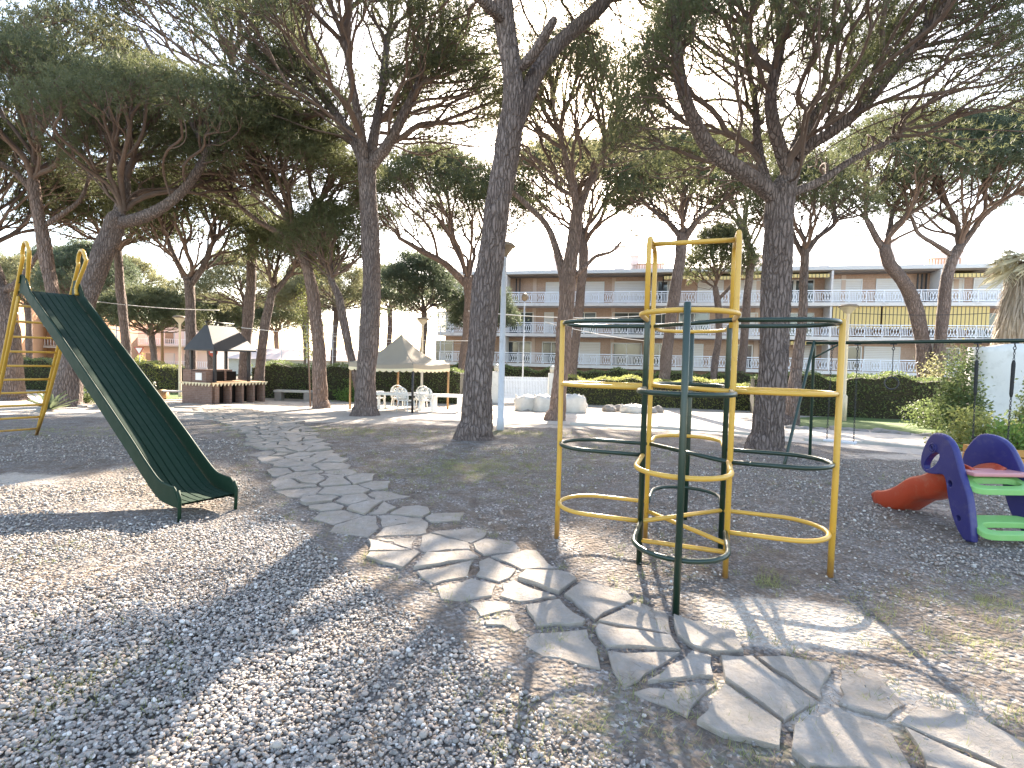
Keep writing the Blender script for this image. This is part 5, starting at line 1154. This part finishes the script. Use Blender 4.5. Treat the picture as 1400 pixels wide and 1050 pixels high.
for i, q in enumerate(cor): MB().tube([(q[0]*.97, q[1]*.97, -.1), (q[0]*.97, q[1]*.97, ze+.16)], .042, 8).build('post', MAT['wood'] if i else MAT['dark'], tn)
def table(px, Y, L, wd, h, rz, label):
    rt = empty('plastic_table', gxy(px, Y), rz, label, 'table', 'white plastic tables under the tent')
    MB().box((0, 0, h), (L, wd, .035)).box((0, 0, h-.04), (L-.08, wd-.08, .05)).build('table_top', MAT['white'], rt, bevel=.012)
    for a in (-1, 1):
        for b in (-1, 1): MB().box((a*(L/2-.16), b*(wd/2-.1), (h-.05)/2), (.11, .06, h-.05)).build('leg', MAT['white'], rt, bevel=.01)
    return rt
table(547, 19.6, 2.05, .8, .66, .02, 'long white plastic table under the middle of the tent'); table(612, 19.4, 1.3, .75, .64, -.05, 'shorter white plastic table between the tent and the high forking pine')
def chair_proto():
    rt = empty('plastic_chair', (0, 0, 0), 0, '', 'chair', 'white plastic chairs around the tables')
    MB().box((0, 0, .43), (.46, .44, .03)).box((0, -.215, .405), (.44, .03, .06)).build('seat', MAT['white'], rt, bevel=.012)
    # rounded back pierced by a lattice
    mb = MB(); P = [(-.23, .2, .43), (-.26, .25, .62), (-.22, .29, .8), (-.12, .315, .89), (0, .32, .92), (.12, .315, .89), (.22, .29, .8), (.26, .25, .62), (.23, .2, .43)]
    mb.tube(spline(P, 30), .022, 8)
    for u in np.linspace(-.2, .2, 6):
        for sg in (-1, 1): mb.tube([(u, .215, .45), (np.clip(u+sg*.2, -.21, .21), .285, .82)], .011, 5)
    for z in (.55, .68, .8): mb.tube([(-.235, .23+(z-.5)*.15, z), (0, .26+(z-.5)*.16, z), (.235, .23+(z-.5)*.15, z)], .011, 5)
    mb.build('backrest', MAT['white'], rt)
    for a in (-1, 1):
        MB().tube(spline([(a*.24, .22, .64), (a*.29, .05, .67), (a*.28, -.18, .66), (a*.25, -.22, .45)], 14), .02, 7).build('armrest', MAT['white'], rt)
        for b in (-1, 1): MB().tube([(a*.2, b*.19, .43), (a*.245, b*.24, 0)], [.026, .018], 8).build('leg', MAT['white'], rt)
    return rt
ch = chair_proto()
for k, (px, Y, rz, lab) in enumerate(((519, 20.2, 1.9, 'leftmost white plastic chair at the left end of the long table'), (545, 20.8, .4, 'white plastic chair behind the middle of the long table'), (575, 20.6, -.15, 'white plastic chair with lattice back facing the lawn near the dark tent post'), (556, 18.8, 2.7, 'white plastic chair standing in front of the long table'), (582, 19.1, 3.3, 'white plastic chair pushed against the right end of the long table'))):
    c = ch if k == 0 else copy_tree(ch); c.location = gxy(px, Y); c.rotation_euler = (0, 0, rz); c['label'] = lab

# ---------------------------------------------------------------- benches, logs, posts, signs, wires
bn = empty('stone_bench', gxy(402, 24.5), .05, 'stone slab bench on two blocks before the long dark hedge', 'bench'); MB().box((0, 0, .46), (1.75, .5, .1)).build('seat', MAT['concrete'], bn, bevel=.02)
for x in (-.68, .68): MB().box((x, 0, .2), (.32, .42, .42)).build('leg', MAT['stone'], bn, bevel=.02)
bn = empty('log_bench', gxy(236, 23), .1, 'low plank bench resting on a round log left of the barbecue', 'bench'); MB().box((.25, 0, .38), (1.6, .32, .07)).build('seat', MAT['concrete'], bn, bevel=.015)
MB().tube([(-.5, -.25, .22), (-.5, .25, .22)], .22, 16).build('log', MAT['wood'], bn); MB().box((.85, 0, .17), (.25, .28, .36)).build('leg', MAT['stone'], bn, bevel=.02)
for px, Y, h_, w, mt, lab in ((222, 44, 7.6, .12, 'wood', 'tall brown wooden pole beyond the hedge left of the barbecue'), (482.5, 19.0, 1.6, .045, 'wood', None), (160+0, 44, 5.5, .07, 'lamppole', 'thin grey pole beyond the hedge behind the slide')):
    if lab is None: continue
    rt = empty('utility_pole', gxy(px, Y), 0, lab, 'pole'); MB().lathe([(w, -.1), (w*.8, h_), (w*.5, h_+.05)], n=10).build('pole', MAT[mt], rt)
    MB().box((.12, 0, h_*.86), (.2, .2, .5)).build('box', MAT['dark'], rt); MB().tube([(-.35, 0, h_*.93), (.35, 0, h_*.93)], .03, 6).build('crossarm', MAT['dark'], rt)
def wire(a, b, sag, label, r=.012, n=24, mat='roofwhite', name='overhead_cable'):
    a = np.array(a); b = np.array(b); P = [a+(b-a)*t-np.array([0, 0, sag*4*t*(1-t)]) for t in np.linspace(0, 1, n)]
    o = MB().tube(np.array(P)-a, r, 5).build(name, MAT[mat]); o.location = a; return tag(o, label, 'cable')
wire(atd(330, 448, 21.9), atd(640, 466, 26), .15, 'pale cable running from the barbecue roof past the tent', .014)
wire(atd(640, 425, 22), atd(910, 429, 27), .25, 'pale cable crossing the upper balconies left of the climbing frame', .018)
wire(atd(745, 440, 18), atd(885, 466, 27), .1, 'pale cable sloping down behind the left arm of the climbing frame', .014)
wire(atd(100, 408, 17.5), atd(300, 424, 24), .1, 'pale cable from the leaning pine towards the barbecue', .014)
wire(atd(1165, 428, 19.5), atd(1500, 415, 17), .2, 'dark cable running right from the cream lamp on the lawn', .012, mat='dark')
ys = empty('yield_sign', gxy(191, 50), 0, 'white inverted-triangle road sign with red edge beyond the hedge', 'road sign')
MB().lathe([(.035, 0), (.035, 2.6)], n=8).build('pole', MAT['lamppole'], ys); tri = [(-.5, 2.75), (.5, 2.75), (0, 1.9)]
MB().prism(tri, lambda u, v, w: (u, -.05-w, v), .03).build('border', MAT['red'], ys); c_ = (0, 2.466); MB().prism([(c_[0]+(u-c_[0])*.68, c_[1]+(v-c_[1])*.68) for u, v in tri], lambda u, v, w: (u, -.083-w, v), .006).build('face', MAT['white'], ys)
ns_ = empty('no_entry_sign', gxy(292, 48), 0, 'round red sign with a white bar seen under the barbecue roof', 'road sign')
MB().lathe([(.035, 0), (.035, 2.3)], n=8).build('pole', MAT['lamppole'], ns_); cc = [(.42*math.cos(a), 2.4+.42*math.sin(a)) for a in np.linspace(0, 6.283, 25)[:-1]]
MB().prism(cc, lambda u, v, w: (u, -.05-w, v), .03).build('disc', MAT['red'], ns_); MB().prism([(-.28, 2.34), (.28, 2.34), (.28, 2.46), (-.28, 2.46)], lambda u, v, w: (u, -.083-w, v), .006).build('bar', MAT['white'], ns_)
# court fence beyond the hedge
fa_, fb_ = gxy(385, 33), gxy(640, 31); fd_ = fb_-fa_; fL = np.linalg.norm(fd_[:2]); ft_ = empty('wire_fence', fa_, math.atan2(fd_[1], fd_[0]), 'tall wire fence on thin posts beyond the long dark hedge', 'fence')
for k in range(8): MB().lathe([(.03, 0), (.03, 4.2)], c=(fL*k/7, 0, 0), n=6).build('post', MAT['lamppole'], ft_)
mb = MB()
for z in np.linspace(2.2, 4.15, 5): mb.tube([(0, 0, z), (fL, 0, z)], .007, 4, caps=False)
mb.build('wire', MAT['lamppole'], ft_)

# ---------------------------------------------------------------- right edge: white wall, planter, palm
wp = gxy(1372, 14.5); wl = empty('white_wall', wp, -.15, 'whitewashed rough wall standing behind the bushes at the right edge', 'wall')
hw = atd(1372, 472, 14.5)[2]-wp[2]; V = []; nx_, nz_ = 16, 12; r = np.random.default_rng(9)
for side in (0, 1):
    for j in range(nz_+1):
        for i in range(nx_+1):
            x = -.55+3.2*i/nx_; z = hw*j/nz_*(1-.0*x)+(.06*math.sin(x*4) if j == nz_ else 0); V.append((x+r.normal(0, .01), (0 if side == 0 else .6)+.05*math.sin(x*3+z*2)+r.normal(0, .012), z))
n1 = (nx_+1)*(nz_+1); F = []
for j in range(nz_):
    for i in range(nx_):
        a = j*(nx_+1)+i; F += [(a, a+1, a+nx_+2, a+nx_+1), (n1+a, n1+a+nx_+1, n1+a+nx_+2, n1+a+1)]
for i in range(nx_): a = nz_*(nx_+1)+i; F.append((a, a+1, n1+a+1, n1+a))
for j in range(nz_): a = j*(nx_+1); F.append((a, a+nx_+1, n1+a+nx_+1, n1+a)); a += nx_; F.append((a, n1+a, n1+a+nx_+1, a+nx_+1))
MB().add(V, F, True).build('wall', MAT['plaster'], wl)
pt_ = empty('planter_box', gxy(1376, 9.3), -.2, 'low orange wooden planter box beside the yellow-green shrub', 'planter'); mb = MB()
for z in (.1, .25): mb.box((0, -.25, z), (.9, .04, .13)); mb.box((0, .25, z), (.9, .04, .13)); mb.box((-.45, 0, z), (.04, .46, .13)); mb.box((.45, 0, z), (.04, .46, .13))
mb.build('boards', MAT['orange_wood'], pt_, bevel=.006); MB().box((0, 0, .24), (.85, .45, .04)).build('soil', MAT['core'], pt_)
py_ = 16.; pb = gxy(1397, py_); pm_ = empty('palm_tree', pb, 0, 'palm with a shaggy skirt of dry hanging leaves at the right edge', 'palm tree')
zt_ = atd(1397, 358, py_)[2]-pb[2]; zk = atd(1397, 468, py_)[2]-pb[2]; MB().lathe([(.3, -.1), (.22, .5), (.19, zk), (.22, zt_)], n=16).build('trunk', MAT['bark_red'], pm_)
r = np.random.default_rng(8); n = 1700; a = r.uniform(0, 6.283, n); zz = zt_-r.uniform(.1, .9, n)*(zt_-zk); f = (zt_-zz)/(zt_-zk); rad = .22+.5*np.sqrt(f)*r.uniform(.8, 1.05, n)
O = np.stack([rad*np.cos(a), rad*np.sin(a), zz], 1); D = np.stack([.3*np.cos(a)*(1-f), .3*np.sin(a)*(1-f), -np.ones(n)], 1)+r.normal(0, .12, (n, 3)); L = r.uniform(.35, .75, (n, 1)); S = np.stack([-np.sin(a), np.cos(a), r.normal(0, .3, n)], 1)*.03
V = np.stack([O-S, O+S, O+D*L+S*.3, O+D*L-S*.3], 1).reshape(-1, 3); link_mesh('dry_skirt', V, np.arange(n*4).reshape(-1, 4), MAT['dry'], pm_, var=np.repeat(r.uniform(0, 1, n), 4))
MB().lathe([(.22, zt_-.05), (.5, zt_-.6), (.62, zk+.35), (.6, zk+.1), (.2, zk+.05)], n=16).build('dry_core', MAT['dry'], pm_)
MB().tube([(-.55, -.3, zt_-.42), (-.1, -.35, zt_-.36), (.9, -.3, zt_-.5)], [.03, .06, .05], 8).build('cut_stalk', MAT['branch'], pm_)
for k in range(26):
    a = k*2.39996; el = 1.15-1.25*(k/26); L = r.uniform(.8, 1.15); O = np.array([0, 0, zt_-.02]); dr = np.array([math.cos(a)*math.cos(el), math.sin(a)*math.cos(el), math.sin(el)])
    st = [O+dr*L*t-np.array([0, 0, .55*(t**2)*L]) for t in np.linspace(0, 1, 8)]; mb = MB(); mb.tube(st, [.018*(1-.8*t) for t in np.linspace(0, 1, 8)], 5, var=.3)
    for j in range(44):
        t = .45+.55*(j//2)/22; i_ = min(6, int(t*7)); p = st[i_]+(st[i_+1]-st[i_])*(t*7-i_); sd_ = np.cross(dr, (0, 0, 1)); sd_ /= np.linalg.norm(sd_)+1e-9; q = dr*.8+sd_*(1 if j % 2 else -1)*r.uniform(.7, 1.3)+np.array([0, 0, -.35-.5*r.uniform()]); q /= np.linalg.norm(q)
        w_ = np.cross(q, (0, 0, 1.))*.014; ln = r.uniform(.35, .6); mb.add([p-w_, p+w_, p+q*ln*.7+w_*.6-np.array([0, 0, .06]), p+q*ln-np.array([0, 0, .14])], [(0, 1, 2, 3)], False, r.uniform(0, 1))
    mb.build('frond', MAT['frond'], pm_, usevar=True)
